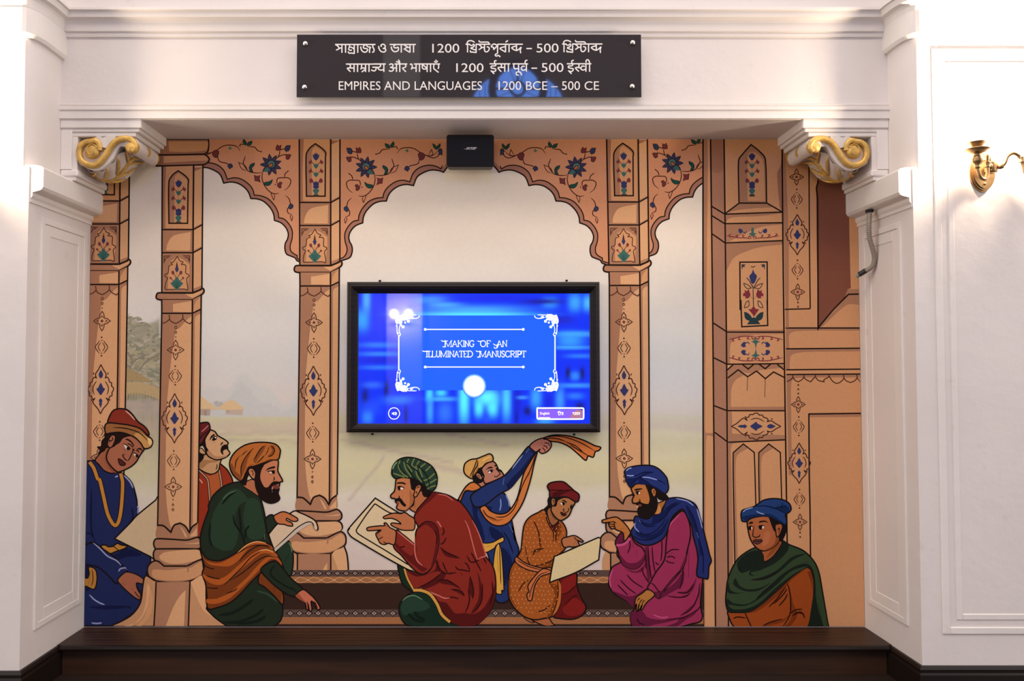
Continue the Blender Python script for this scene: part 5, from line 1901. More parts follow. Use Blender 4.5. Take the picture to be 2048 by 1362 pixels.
# ---- boy in blue at the left edge
A = fig('1b')
A.f('#1e264f', '@1a 60,860 160,825 205,825 260,880 330,960 430,998 500,985 540,982 590,1005 680,1090 730,1180 775,1362 @1b 520,230 530,290 520,340 520,500 640,700 600,870 560,1090 480,1210 300,1325c -40,1325c -40,500c', OW, K)
A.ls('@1b 105,80 100,300 105,450 140,560', '@1b 90,1155 250,1148 420,1150 470,1165', '@1b 50,480 110,490 105,520', '@1b 470,250 480,330 450,400', w=2.6, col='#10132f')
A.f('#13173a', '@1b 190,600 260,675 330,670 430,620 560,680 420,700 320,740 260,720').f('#13173a', '@1b 90,1150 280,1140 450,1150 330,1170 180,1172').f('#13173a', '@1b 50,1000 45,760 90,790 90,990')
A.ls('@1b 85,1040 130,1085 180,1115 225,1132', '@1b 105,1297 150,1302 200,1297', '@1a 600,1025 680,1110 725,1200', '@1b 522,235 530,260 526,305', '@1a 480,1052 500,1040 520,1035', w=2.6, col='#8c90b4')
p1 = A.build('painted_person', mural, 'boy in a blue tunic with a gold neck cord and red cap')
A = fig('1b')
A.f('#b07a34', '190,598 230,590 260,605 300,600 340,575 380,590 430,598 400,625 330,648 275,668 235,648', OW, K).ls('300,600 330,620 350,640', '350,585 370,610', w=1.6, col=K)
A.f('#a87434', '80,790 140,812 155,900 130,990 60,965 40,965c 40,890 70,890 85,850', 2.0, K).ls('110,810 120,900 105,960', '75,950 90,880', w=1.4, col=K)
A.build('sash', p1)
A = fig('1b')
A.f('#1e264f', '-30,600 45,590 120,566 190,612 300,690 370,760 430,825 380,860 335,940 280,890 160,790 -30,740', OW, K)
A.ls('120,570 180,620 250,690 330,730 375,775', '395,790 430,815', '350,830 370,805 420,795', w=2.4, col='#8c90b4').ls('310,800 350,830', '-20,560 70,580 130,560', w=1.8, col=K)
A.build('sleeve', p1)
A = fig('1b')
A.f('#9c5e44', '345,905 400,845 440,835 520,860 582,905 572,942 515,935 525,980 550,1030 545,1085 500,1068 430,1010 370,950', 2.0, K)
A.ls('510,940 520,985 545,1030', '495,1010 520,1045 540,1070', '470,985 485,995', '385,930 410,960', w=1.5, col=K)
A.build('hand', p1)
A = fig('1a')
pth_ = '@1a 130,845 190,930 240,1070 @1b 180,0 215,150 250,300 290,385 322,412 350,380 372,280 385,130 388,20 @1a 575,1080 555,998'
A.l(pth_, 8.6, K, False)
A.l(pth_, 5.8, '#b37a34', False)
A.build('neck_cord', p1)
A = fig('1a')
A.f('#95583e', '210,818 280,720 370,620 480,700 480,900 560,985 500,985 430,998 330,960 260,880', 2.2, K).f('#7f4630', '380,640 365,770 380,840 440,920 500,980 470,990 420,960 340,800')
A.f('#20130f', '345,455 480,435 600,445 705,485 640,500 580,530 545,580 480,622 455,600 470,640 360,650 330,690 255,725 275,680 240,640 290,630 300,560 340,510', 1.6, K)
A.f('#9d6046', '470,622 500,560 560,520 700,485 800,555 872,665 840,720 800,785 760,850 690,910 600,955 550,975 510,978 440,920 380,840 362,770 385,690 420,640', 2.4, K)
A.f('#20130f', '470,622 455,600 480,540 480,490 560,450 700,485 640,500 580,530 545,580')
A.f('#9d6046', '440,475 482,490 482,540 460,600 430,645 390,640 375,590 400,515', 2.2, K).l('435,500 450,530 425,560 405,545 400,590', 1.6, K)
A.l('385,690 362,770 380,840 440,920 500,982', 2.4, K)
A.f(K, '615,535 650,528 690,550 725,590 742,635 725,625 700,585 660,555').f(K, '768,675 800,655 830,655 855,685 845,692 820,675')
A.f('#d9cfc2', '600,610 640,620 680,660 640,680').f(K, '640,640 668,645 685,668 655,685 635,668').f('#d9cfc2', '735,735 760,735 800,775 750,765').f(K, '755,748 785,750 800,780 770,780')
A.ls('590,590 630,612 665,640 690,668', '730,715 760,730 800,755', '645,590 690,610 725,650', '760,690 790,690 805,715', '715,660 728,680 715,695', '750,665 722,700 680,790 655,828', '655,828 620,810 590,770 585,750 612,738', '600,668 625,680', w=1.8, col=K)
A.f('#4c231e', '525,800 570,820 622,868 595,892 550,885 530,845', 1.6, K)
A.build('head', p1)
A = fig('1a')
A.f('#7c2e20', '385,312 400,230 450,148 510,122 570,118 640,132 710,190 790,292 880,360 930,425 938,480 870,440 780,380 660,345 500,325', OW, K)
A.l('620,145 690,205 750,275', 2.0, '#c9a088')
A.f('#8e5c34', '342,350 388,312 550,325 700,348 830,395 915,480 975,530 990,580 960,640 880,662 830,590 760,520 650,465 540,440 430,448 352,455', OW, K)
A.f('#b98a50', '740,470 820,440 900,490 960,530 985,580 955,635 885,650 840,585 780,520').f('#d9b878', '925,520 965,530 982,580 950,620 925,560')
A.l('450,372 580,380 720,410 830,460 930,560', 1.8, K)
A.build('cap', p1)
A = fig('1b')
A.f('#c0a883', '315,532c 460,385 517,322 690,180c 720,120c 720,760c 640,695c', OW, K)
A.build('paper_sheet', p1)

# ---- man in red behind the second column
A = fig('3a')
A.f('#8a3019', '40,530 80,530 200,560 280,475 320,495 370,545 415,655 330,700 230,800 180,960 130,1180 40,1180c', OW, K)
A.f('#a3532b', '120,565 200,590 280,520 300,600 295,700 215,850 195,780 175,640').ls('80,530 150,600 175,640 195,860', '280,515 300,620 310,710', w=4.4, col=K, taper=False)
A.ls('80,530 150,600 175,640 195,860', '280,515 300,620 310,710', w=2.0, col='#b08870', taper=False)
A.ls('85,620 110,645 120,665', w=2.0, col='#c9937a')
p2 = A.build('painted_person', mural, 'moustached man in a red robe and cap looking up')
A = fig('3a')
A.f('#b58a60', '70,500 85,430 170,380 300,425 292,470 275,540 215,575 140,555', 2.2, K).f('#9a6c46', '90,500 110,440 200,440 285,435 262,455 180,470 120,520').l('262,475 262,510 250,530', 1.6, K)
A.f('#c0946a', '180,150 240,160 270,200 330,235 370,268 362,300 368,335 388,372 350,410 270,436 190,410 160,370 150,300 145,230', OW, K).f('#a87a54', '150,300 170,370 200,408 270,430 360,400 250,400 200,360')
A.f('#17100f', '198,150 155,230 150,290 178,345 150,350 118,300 60,345 60,250').f('#17100f', '60,350 132,395 130,425 90,470 60,470')
A.f('#b58a60', '78,345 108,322 150,365 142,385 100,372', 1.8, K)
A.f(K, '188,250 205,205 238,182 236,200 210,225').f(K, '215,250 230,210 262,205 255,240').ls('215,205 250,195', '220,270 245,262', w=1.8, col=K).f('#d8cabb', '240,218 255,212 252,228')
A.ls('305,265 318,270 300,285 312,292', w=1.8, col=K)
A.f('#17100f', '370,302 345,286 310,305 297,345 305,372 325,386 322,352 345,336 372,332')
A.build('head', p2)
A = fig('3a')
A.f('#5e1f20', '40,110 80,85 140,72 182,78 196,130 190,155 150,215 110,280 40,310c', OW, K).l('110,165 150,130 180,100', 2, '#a86a62').l('80,260 120,200 185,150', 1.6, K)
A.build('cap', p2)

# second column stands in front of these two
colB, xfB = column('painted_column', -277, 55, 'nearest column, between the two groups at the left', cap=True)
colB.xf = None
A = Art(MU, '1b', LG)
A.f(MD, '600,868 575,940 550,1110 480,1215 380,1280 275,1325c 1335,1325c 1235,1235 1155,1130 1145,960 1118,858c 1000,915 830,930 690,915', 2.8, LINE)
A.f(LT, '610,960 625,950 635,1000 620,1120 580,1220 520,1290 400,1325c 470,1325c 560,1230 600,1100').f(LT, '1005,925c 1110,865 1138,960 1140,1130 1200,1220 1330,1320c 1200,1240 1120,1180 1060,1060')
A.f(SH, '692,928c 1000,920c 985,1325c 672,1325c').f(LT, '780,1325c 850,1150 910,1050 960,1000c 945,1325c').f(LT2, '515,1325c 590,1240 615,1130 640,1000 660,1100 640,1220 560,1325c')
A.ls('692,925 684,1130 672,1328', '1000,918 992,1130 985,1328', w=2.6, col=LINE, taper=False)
A.build('column_foot', mural)
# capital of the second column
A = Art(MU, 'cc', UG)
A.f(SH2, '60,40c 550,40c 552,110 540,160 510,180c 60,190c', OW, LINE).f(LT2, '175,60c 545,60c 545,105 520,145 350,160 180,155c')
A.f(SH2, '60,188c 512,182c 545,205 558,232 540,262 505,280c 60,292c', OW, LINE).f(LT2, '130,200c 510,190c 540,215 535,240 400,245 130,262c')
A.build('column_capital', mural)

# ---- bearded man in green with the orange turban
A = fig('3b')
A.f('#223324', '1020,428 1060,490 1082,580 1076,720 1045,795 960,720 900,560', OW, K).l('1035,440 1060,490 1070,550', 2, '#56704e').l('1040,560 1000,640', 2.5, '#111a12')
A.f('#20291d', '180,1120 400,1070 560,940 720,770 870,880 965,1090 972,1180 950,1260 900,1310 870,1325c 395,1325c 300,1260 220,1190', OW, K)
A.ls('300,1205 450,1180 600,1090 660,1040', '350,1280 520,1275 700,1200 770,1140', '500,1300 700,1270 800,1210', w=5, col='#121c13').ls('700,950 820,990 920,1070', w=3, col='#2c4230')
A.f('#20291d', '@3a 410,662 490,655 560,715 670,785 705,870 730,980 760,1150 800,1290 @3b 880,520 760,700 500,900 300,1100 180,900 120,540 108,400 140,260 200,90 @3a 180,880 230,780 320,700', OW, K)
A.f('#263928', '@3a 470,720 380,740 280,860 210,1020 200,1220 300,1310 420,1300 470,1150 440,1000 480,880 560,820').f('#263928', '@3a 560,820 660,830 700,960 730,1170 600,1210 540,1120 520,980')
A.ls('@3a 420,970 440,1060 490,1130 520,1200 540,1290', '@3a 480,900 490,1040 500,1130', '@3a 580,1075 545,1120 540,1200', '@3a 200,1050 190,1180 215,1280', '@3a 310,870 380,790 450,740', w=3.4, col='#101811').l('@3a 725,1160 730,1210', 1.8, '#6d8a5c').ls('@3a 320,820 370,770 450,735', w=2, col='#4a6248')
p3 = A.build('painted_person', mural, 'bearded man in a dark green robe and orange turban bending over a page')
A = fig('3b')
A.f('#6e3616', '745,760 830,840 965,950 972,1095 880,1000 780,910 715,865', OW, K).l('965,1000 968,1080', 2.4, '#b5642c').l('885,880 882,970', 1.4, K)
A.f('#6e3616', '112,530 180,612 300,635 400,600 500,540 600,460 700,430 800,448 870,490 885,525 930,590 970,680 985,745 950,700 900,640 850,645 780,690 740,760 640,860 560,950 480,1030 400,1085 300,1122 190,1137 178,1000 165,880 130,770 150,690', OW, K)
OR = '#a4521f'
for q_ in ('125,590 180,640 300,660 420,610 520,545 620,470 720,440 830,470 872,505 780,468 690,475 600,520 520,620 420,690 300,690 200,670', '135,775 200,810 300,828 400,780 500,690 560,640 680,545 780,520 880,545 920,585 830,560 740,565 640,640 520,740 420,830 330,885 240,880 160,830',
           '180,1035 280,1030 400,980 500,900 600,810 680,720 790,610 860,590 930,615 965,675 900,620 840,620 770,680 700,760 600,860 520,940 400,1040 280,1085 185,1080'):
    A.f(OR, q_)
A.ls('150,680 200,710 260,722', '170,790 250,815 320,825', '360,890 450,800 560,690 640,600 760,530', '420,840 540,770 640,690 700,640 800,590 900,600', '180,915 240,925 300,920', '500,560 600,500 700,470 840,480', '185,1035 300,1030', '520,640 560,590 640,520 740,475 860,500', '380,980 460,950 500,920', w=1.7, col=K)
A.ls('500,550 600,470 700,436 800,452', '840,500 868,512', '720,535 800,520 880,545', '840,575 910,590', w=1.8, col='#d99a5c')
A.build('shawl', p3)
A = fig('3b')
A.f('#20291d', '745,720 880,640 960,700 1060,820 1185,940 1100,1010 960,950 820,830', OW, K).l('900,680 850,730 860,800 1000,900 1090,940', 3, '#111a12').l('1060,910 1080,930 1120,960', 2.4, '#111a12')
A.build('sleeve', p3)
A = fig('3b')
A.f('#20291d', '@3a 735,1010 800,970 850,1050 760,1150 745,1100', OW, K)
A.build('sleeve', p3)
A = fig('3a')
A.f('#c7ae8f', '765,1160c 850,1060 970,960 1020,932 1060,945 1150,985 1220,1030 1245,1090 1240,1118 1215,1105 1190,1052 1160,1045 1050,1110 920,1230 830,1330c 800,1260', OW, K)
A.f('#b9aa98', '820,1300c 920,1210 1040,1100 1130,1048 1185,1045 1210,1085 1238,1118c 1215,1112 1190,1065 1155,1068 1060,1130 940,1230 830,1328c').l('818,1298 920,1208 1040,1098 1130,1045 1180,1042 1205,1080', 1.8, K)
A.build('paper_sheet', p3)
A = fig('3a')
A.f('#b2683e', '815,990 850,960 905,940 960,955 1046,1005 1045,1030 1000,1033 945,1005 940,1022 990,1048 1000,1078 960,1078 920,1065 850,1052', 2.2, K).l('945,1000 960,1012 1000,1032', 1.6, K)
A.build('hand', p3)
A = fig('3b')
A.f('#b5654a', '1105,1002 1182,938 1262,990 1320,1050 1362,1120 1355,1150 1330,1140 1300,1080 1270,1062 1278,1150 1255,1165 1238,1090 1240,1150 1222,1145 1205,1072 1140,1035', 2.2, K).f('#8f4a34', '1105,1002 1140,985 1180,1030 1215,1075 1205,1072 1140,1035').ls('1225,1060 1240,1100 1250,1130', '1262,1065 1280,1080', '1300,1060 1320,1090 1335,1135', w=1.6, col=K)
A.build('hand', p3)
A = fig('3a')
A.f('#a86444', '515,680 610,625 660,700 668,785 600,745', 1.8, K)
A.f('#b4724f', '690,500 780,448 856,440 855,540 872,580 902,640 875,655 862,700 760,740 690,680 660,560', OW, K)
A.f('#1d110f', '565,505 640,500 725,462 690,540 682,620 720,700 760,705 800,660 832,648 876,655 850,670 800,690 790,730 800,760 812,735 820,705 868,712 860,760 876,810 850,842 790,860 730,842 680,795 640,700 630,620 600,560 560,600 540,680 490,645 540,600', 1.6, K)
A.f('#6e3832', '805,690 840,680 866,690 868,712 830,718')
A.f('#b4724f', '575,525 610,520 638,560 630,620 600,610 570,560', 2, K).l('590,545 610,545 615,580 605,590', 1.4, K)
A.f(K, '735,540 770,512 825,498 826,515 780,525').f('#d9cdbf', '775,550 820,545 815,572 785,565').f(K, '795,545 825,542 822,572 800,568').ls('750,548 790,545 826,540', '780,575 810,582', '812,640 822,620 815,600', w=1.8, col=K)
A.build('head', p3)
A = fig('3a')
A.f('#a85f2a', '490,640 420,580 388,500 395,430 440,360 520,300 620,270 740,266 830,283 876,330 876,380 856,432 780,440 700,472 620,500 568,512 540,570 520,620', OW, K)
A.f('#7c431f', '490,635 425,575 395,500 410,470 440,540 500,600').f('#7c431f', '500,600 500,500 540,430 600,340 560,440 540,520').f('#7c431f', '620,440 700,320 740,290 710,360 660,430 640,470').f('#7c431f', '780,300 820,300 820,350 780,400 760,400 800,350').f('#7c431f', '540,560 560,510 700,465 850,430 780,442 640,480 580,490')
A.ls('440,530 450,450 490,400 560,345', '500,610 500,500 550,400 620,320', '620,440 680,340 720,300', '650,470 700,420 750,360 770,310', '790,300 825,340 800,390 760,405', w=1.7, col=K).ls('470,430 520,360', '720,400 760,330', w=2.4, col='#d08a4c')
A.build('turban', p3)

# ---- youth in blue with a flying scarf
A = fig('5a')
A.f('#1f2e5e', '105,900 190,760 350,750 660,780 720,880 742,960 762,1100 790,1250 805,1362 @6a 600,280 640,430 668,540 615,650 580,760 558,900 555,1052 430,1052 380,700 300,450 150,150 @5a 250,1050', OW, K)
A.f('#111a40', '@5a 270,900 330,950 430,930 520,960 480,1000 370,960 340,1050 400,1200 430,1362 380,1362 300,1120').f('#111a40', '@6a 360,280 380,380 440,420 520,400 480,340 420,300').f('#111a40', '@6a 490,500 560,560 600,660 570,760 520,900 500,700')
A.ls('@6a 270,300 265,380', '@6a 360,290 350,400', '@6a 490,280 500,360', '@6a 540,500 600,620', '@6a 510,330 560,420 610,560', w=2.6, col='#0e1536').ls('@5a 625,850 630,930 615,1000', '@5a 690,800 725,880 735,950', '@6a 565,250 610,340', w=2.2, col='#6f82b4')
p5 = A.build('painted_person', mural, 'youth in a blue robe and tan cap raising an orange scarf')
A = fig('5a')
A.f('#a86e58', '340,668 400,590 470,640 385,708', 2, K)
A.f('#16100f', '285,600 320,510 395,475 415,560 390,578 400,640 330,660 298,645', 1.4, K)
A.f('#aa705a', '392,500 400,465 460,410 530,388 575,430 600,490 650,530 658,575 445,665 412,610 420,570', OW, K)
A.f('#16100f', '392,480 415,560 395,575 375,540 360,520')
A.f('#aa705a', '320,560 335,532 372,545 400,600 370,612', 1.8, K).l('335,560 355,565 370,595', 1.3, K)
A.f(K, '440,498 480,460 520,455 525,472 480,478').f(K, '545,440 578,430 580,445 560,452').f('#dccfc4', '470,515 500,495 535,500 500,535').f(K, '500,500 522,492 530,515 505,528').f(K, '570,470 595,460 605,480 580,485')
A.ls('470,520 500,495 540,500', '490,540 520,540', '565,480 590,500 620,545 590,565', '552,560 555,578 585,575 605,555', '612,485 640,510 650,540', w=1.7, col=K)
A.build('head', p5)
A = fig('5a')
A.f('#c4934f', '170,480 190,410 260,365 330,355 420,320 490,295 530,328 526,385 450,412 400,462 340,490 300,540 275,602 210,570 178,530', OW, K).f('#a87438', '250,580 300,470 340,360 345,480 290,560').ls('335,355 300,460 245,575', '345,375 340,440 300,500 270,590', '340,400 350,470', w=1.7, col=K).l('400,380 470,340 510,335', 2.4, '#dcb070')
A.build('cap', p5)
A = fig('5a')
A.f('#1f2e5e', '262,810 420,692 660,572 760,472 880,312 975,202 1030,252 1078,280 965,440 830,620 740,722 600,802 430,930 320,952 272,900', OW, K)
A.f('#111a40', '700,690 760,600 880,480 1000,330 1050,280 965,440 830,620 740,722').ls('@5a 690,660 720,690 710,715', '985,260 1020,270 1045,295', '1000,240 1060,275', w=2, col='#0e1536').ls('670,590 655,680', '900,310 830,400 770,480', '980,230 940,280', w=1.8, col='#7f90bc')
A.build('sleeve', p5)
A = fig('5a')
A.f('#bc6c36', '105,860 180,722 250,655 312,650 378,712 290,757 190,757 130,882', OW, K).l('250,710 300,730', 1.4, K)
A.f('#bc6c36', '1078,278 1040,420 1000,600 940,800 880,940 800,1060 720,1150 620,1185 530,1170 450,1110 400,1040 372,970 435,935 500,1000 600,1038 700,1022 780,940 840,820 905,560 940,480 1050,300', OW, K)
A.f('#9a5426', '400,985 470,1060 560,1105 660,1100 600,1130 520,1120 440,1060').ls('410,985 460,1060 580,1110', '560,1075 680,1070 780,990 850,850', '1060,300 1000,480 900,680 830,880', '1030,390 960,600', w=1.7, col=K)
A.build('scarf', p5)
A = fig('5a')
A.f('#c87038', '1155,105 1240,70 1350,62 1500,80 1650,125 1790,192 1865,215 1840,255 1800,268 1772,336 1710,322 1680,375 1600,310 1480,210 1360,155 1250,140 1200,118', OW, K)
A.f('#a5572a', '1180,105 1300,100 1420,130 1540,200 1680,330 1560,240 1440,160 1320,130').ls('1180,92 1320,75 1480,105 1640,170 1800,265', '1170,105 1300,100 1420,135', '1440,150 1560,200 1650,280', '1480,185 1600,250 1715,322', w=1.7, col=K)
A.build('scarf_end', p5)
A = fig('5a')
A.f('#b2705c', '985,200 1060,130 1165,95 1160,110 1205,118 1245,150 1256,190 1230,240 1192,272 1140,290 1100,262 1112,240 1065,272 1030,252', 2.2, K)
A.ls('1130,150 1135,180', '1165,160 1215,165 1235,200', '1150,190 1190,205 1205,235', '1140,215 1165,240 1180,268', '1105,240 1125,262', w=1.6, col=K)
A.build('hand', p5)
A = fig('6a')
A.f('#c9963f', '280,455 330,452 400,440 500,388 510,430 460,455 430,475 410,505 310,548', 1.8, K).f('#c9963f', '400,690 425,500 460,458 490,570 512,950 490,945 485,985 430,968 420,800', 1.8, K).ls('465,480 475,700 480,880', '440,520 455,760', '330,490 380,475', w=1.5, col=K)
A.build('sash', p5)

# ---- moustached man in red with a drawing board
A = fig('4b')
A.f('#16281d', '655,545 690,740 740,820 840,892 840,870 780,730 740,600', OW, K)
A.f('#16281d', '900,880 1050,905 1140,1020 1210,1190 1300,1265 1420,1280 1475,1312 1440,1326c 850,1326c 740,1280 680,1180 668,1080 700,1000 760,940 840,895', OW, K).f('#22392a', '720,1000 800,940 940,980 1060,1060 980,1120 850,1140 740,1180 690,1100')
A.ls('860,1130 900,1190 1000,1240', '780,1155 860,1230 980,1260', '1040,1055 1120,1080', w=4.5, col='#0e1912').l('710,1000 770,950 860,935 960,985', 2, '#5a7a58')
p4 = A.build('painted_person', mural, 'moustached man in a red robe and green turban pointing at a drawing board')
A = fig('4b')
A.f('#7a261c', '@4a 1075,590 1140,588 1280,622 1400,690 @p 916,999 932,1017 947,1041 960,1074 @4b 1700,290 1735,440 1820,550 1862,700 1860,950 1790,1140 1640,1290 1560,1322 1480,1322 1300,1260 1210,1180 1150,1010 1050,900 900,860 850,855 770,720 735,600 850,640 868,200 @4a 870,1050 858,900 880,830 960,720', OW, K)
A.f('#4c1312', '@4b 1140,480 1110,620 970,670 860,640 780,640 900,700 1120,640 1190,650 1050,760 920,830 850,855 1000,850 1190,760 1250,660 1180,600').f('#4c1312', '@4b 1180,330 1240,390 1340,440 1430,470 1330,470 1230,430').f('#4c1312', '@4b 1060,920 1160,1000 1260,1030 1360,1150 1480,1150 1600,1160 1720,1080 1820,900 1858,800 1860,950 1790,1140 1640,1290 1480,1322 1300,1260 1210,1180 1150,1010')
A.f('#4c1312', '@4b 1550,690 1590,850 1580,960 1530,860').f('#4c1312', '@4b 1640,650 1690,800 1680,1000 1590,1150 1560,1150 1650,980 1660,800').f('#4c1312', '@4b 1130,755 1270,745 1360,790 1430,850 1330,810 1220,790').f('#4c1312', '@4b 1310,855 1420,870 1480,940 1400,900')
A.f('#571614', '@4a 1075,592 1140,590 1100,650 960,770 880,860 870,830 960,720')
A.ls('@4b 1180,640 1240,660 1300,660 1380,650', '@4b 1210,520 1240,600 1270,650', '@4b 1365,570 1400,610 1470,620 1540,640', '@4b 1300,640 1305,690', '@4b 1430,640 1455,690', '@4b 1480,525 1520,560 1545,640', '@4b 1510,440 1560,520 1640,500 1720,455', '@4b 1560,400 1600,470 1690,640', '@4b 1650,370 1700,440 1750,540', '@4b 1190,660 1060,760 890,850', '@4b 1120,500 1150,570 1180,640', '@4b 1525,850 1540,1000 1490,1150', '@4b 1550,700 1590,860 1580,980',
     '@4b 1130,752 1270,745 1430,850', '@4b 1310,855 1430,875 1480,940', '@4b 1230,970 1320,955 1410,975', '@4b 1180,340 1260,400 1420,470', '@4b 1215,90 1225,150 1200,190', '@4b 1255,215 1220,280 1180,300', '@4b 1820,760 1830,900 1790,1060', '@4b 1700,780 1690,1000 1600,1140', w=2.2, col='#2a0a0a')
A.l('@4b 930,840 1050,890 1150,930 1230,965 1300,960', 2.0, '#c06a60').l('@4b 1480,0 1530,100 1565,230 1600,350', 1.6, '#b45a50').l('@4b 1575,0 1640,130 1700,290 1730,420', 1.6, '#b45a50').f('#7a261c', '@4b 1490,10 1575,5 1640,130 1700,290 1740,440 1640,490 1600,350 1565,230')
A.ls('@4b 1490,10 1530,100 1565,230 1610,400 1640,490', '@4b 1575,5 1640,130 1700,290 1740,440 1690,460 1640,490', w=1.8, col='#bc645a').l('@4a 1150,610 1250,625 1340,690', 2, '#b45a50')
A.build('robe', p4)
A = fig('4b')
A.l('735,600 775,725 850,862', 4.4, K, False).l('735,600 775,725 850,862', 3.0, '#c08c40', False)
A.l('845,868 950,872 1055,920 1140,1040 1200,1170 1300,1262', 7.0, K, False).l('845,868 950,872 1055,920 1140,1040 1200,1170 1300,1262', 4.8, '#c08c40', False)
A.build('hem', p4)
A = fig('4a')
A.f('#c9b48e', '375,657c 660,835 880,960 @4b 900,200 860,635c 780,612 500,460 90,215 45,165 35,135 55,105 @4a 40,1040', OW, K)
A.f('#b7a07a', '@4b 700,160 860,330 860,635c 780,560 720,460 640,330')
A.l('@4a 700,840 560,840 375,730 355,745 260,870 150,1035 140,1062 160,1095 260,1160 @4b 500,375 780,550', 2.2, K, False)
A.build('drawing_board', p4)
A = fig('4a')
A.f('#aa6742', '475,890 560,852 640,840 690,848 740,835 800,872 862,922 858,1040 790,1056 700,1050 600,1010 568,985 580,965 640,968 692,975 640,930 570,907 490,912', 2.2, K).ls('600,842 660,855', '690,845 715,855', w=1.6, col=K)
A.build('hand', p4)
A = fig('4b')
A.f('#7a261c', '875,170 905,95 1000,22 1100,42 1150,130 1160,300 1110,500 1050,620 970,668 900,650 800,560 700,440 600,322 635,128 700,165 866,310 868,400', OW, K)
A.f('#571614', '905,100 1000,25 1100,42 1150,130 1160,300 1110,500 1060,600 1100,420 1130,220 1090,120 1000,60 930,100').f('#571614', '866,340 870,440 930,540 970,580 1020,600 960,640 880,580 760,480 620,320 640,290 740,390 830,440')
A.ls('866,200 865,330 870,430 900,510 960,565', '650,140 760,230 860,310', '1140,10 1170,50 1190,90', w=2.2, col='#bc645a').ls('1105,120 1140,200 1130,300', '680,330 710,335 745,320', w=2, col='#2a0a0a')
A.build('sleeve', p4)
A = fig('4a')
A.f('#aa6742', '270,1032 300,1015 420,1000 492,995 484,968 510,965 560,1022 628,1062 630,1150 610,1232 540,1217 490,1232 440,1217 410,1170 382,1100 420,1062 440,1052 285,1060', 2.2, K).ls('395,1110 420,1080 455,1050', '400,1130 440,1115', '410,1165 445,1150 470,1135', '480,1190 490,1210 520,1215', '490,995 545,1010', w=1.6, col=K)
A.build('hand', p4)
A = fig('4a')
A.f('#a5623c', '848,640 960,560 1005,640 1062,605 900,790 872,830 800,785 850,735', 2, K).l('865,690 862,780', 1.4, K)
A.f('#17100f', '800,405 880,425 1000,520 1070,560 1070,585 1005,640 968,620 940,520 900,500 868,545 825,542', 1.4, K)
A.f('#b06d45', '640,420 720,400 808,410 830,542 875,560 860,640 845,720 790,782 740,816 660,800 638,772 650,735 625,700 620,665 575,655 568,620 612,570 625,500', OW, K)
A.f('#9a5a36', '800,560 850,640 840,720 790,782 740,816 800,740')
A.f('#17100f', '806,405 880,430 905,500 868,545 825,542')
A.f('#b06d45', '870,530 900,495 940,500 940,540 910,600 880,642 850,630 858,590', 2, K).ls('885,540 910,515 925,530', '870,580 890,580 880,605', w=1.4, col=K)
A.f(K, '645,465 690,458 735,465 755,490 700,478 650,480').f(K, '650,515 680,510 690,550 660,555').f('#dccfc0', '690,525 720,530 715,548 690,552').ls('648,515 690,512 740,535', '660,562 710,550', '670,625 672,650 655,660', '575,650 610,660', w=1.8, col=K)
A.f('#17100f', '618,670 650,658 692,660 730,710 758,745 735,762 700,735 668,695 640,702')
A.f('#7a3e30', '640,700 665,705 672,730 650,738')
A.build('head', p4)
A = fig('4a')
A.f('#22382c', '580,320 600,250 660,185 750,153 860,160 960,195 1060,250 1120,330 1142,420 1120,530 1060,572 1000,520 900,440 800,410 700,402 630,415 585,372', OW, K)
for q_ in ('680,190 665,280 720,360 780,400', '730,195 750,290 820,390', '790,170 770,230 830,330', '860,165 830,250 900,300', '920,195 880,270 890,370 950,460', '1000,225 930,290 960,400', '1060,260 1000,320', '1110,350 1030,420 970,440', '1135,420 1050,470 1000,500', '1125,500 1060,520 1020,545', '600,350 660,370 740,400'):
    A.l(q_, 2.4, '#66703f', False)
A.ls('700,180 800,250 900,330 960,430 1000,520', '870,235 960,310 1030,420 1050,540', '670,230 690,300 760,370', '780,280 830,370 880,420', w=1.9, col='#0f1712').l('590,300 610,250 650,205', 2, '#7a9474')
A.build('turban', p4)

# ---- boy in the spotted orange tunic
A = fig('6a')
A.f('#9c5a36', '720,1215 790,1250 830,1280 800,1282 740,1250', 1.6, K).f('#9c5a36', '825,1255 960,1225 1020,1290 1042,1310 1000,1320 950,1320 870,1290', 2, K).ls('965,1300 975,1318', '1000,1298 1005,1312', w=1.3, col=K)
A.f('#5c1413', '1060,840 1260,745 1278,900 1330,1040 1372,1120 1340,1200 1240,1246 1100,1240 1030,1215 1095,1100', OW, K).f('#751c19', '1110,860 1250,770 1262,880 1200,960 1110,990').f('#751c19', '1130,1130 1230,1030 1320,1060 1362,1120 1330,1185 1230,1215 1150,1190')
A.ls('1110,990 1180,970 1270,890', '1140,1110 1240,1010 1290,1000', w=2, col='#360a0a')
A.f('#98501f', '940,106 870,130 780,180 725,260 705,380 690,520 650,600 580,720 558,860 560,1000 590,1080 640,1150 730,1222 830,1252 930,1240 1020,1215 1082,1140 1105,1050 1105,900 1075,800 1030,640 1160,500 1168,380 1165,310 1130,240 1085,212 1040,262 1000,240', OW, K)
A.f('#74380f', '660,600 600,740 580,900 600,1040 680,1160 620,1100 570,1000 562,860 600,720').f('#74380f', '830,215 880,330 905,480 880,510 880,380 845,270').f('#74380f', '1040,700 1000,860 1080,900 1060,1040 1010,1200 960,1232 1020,1100 1040,960 985,860').f('#74380f', '1085,225 1120,300 1090,380 1050,440 1060,330')
A.f('#74380f', '820,540 880,510 930,500 880,545').f('#74380f', '780,660 900,690 1010,640 1010,700 880,690').f('#ac5f2a', '1085,840c 1110,900 1105,1060 1070,1160 1020,1215c 1060,1100 1080,980')
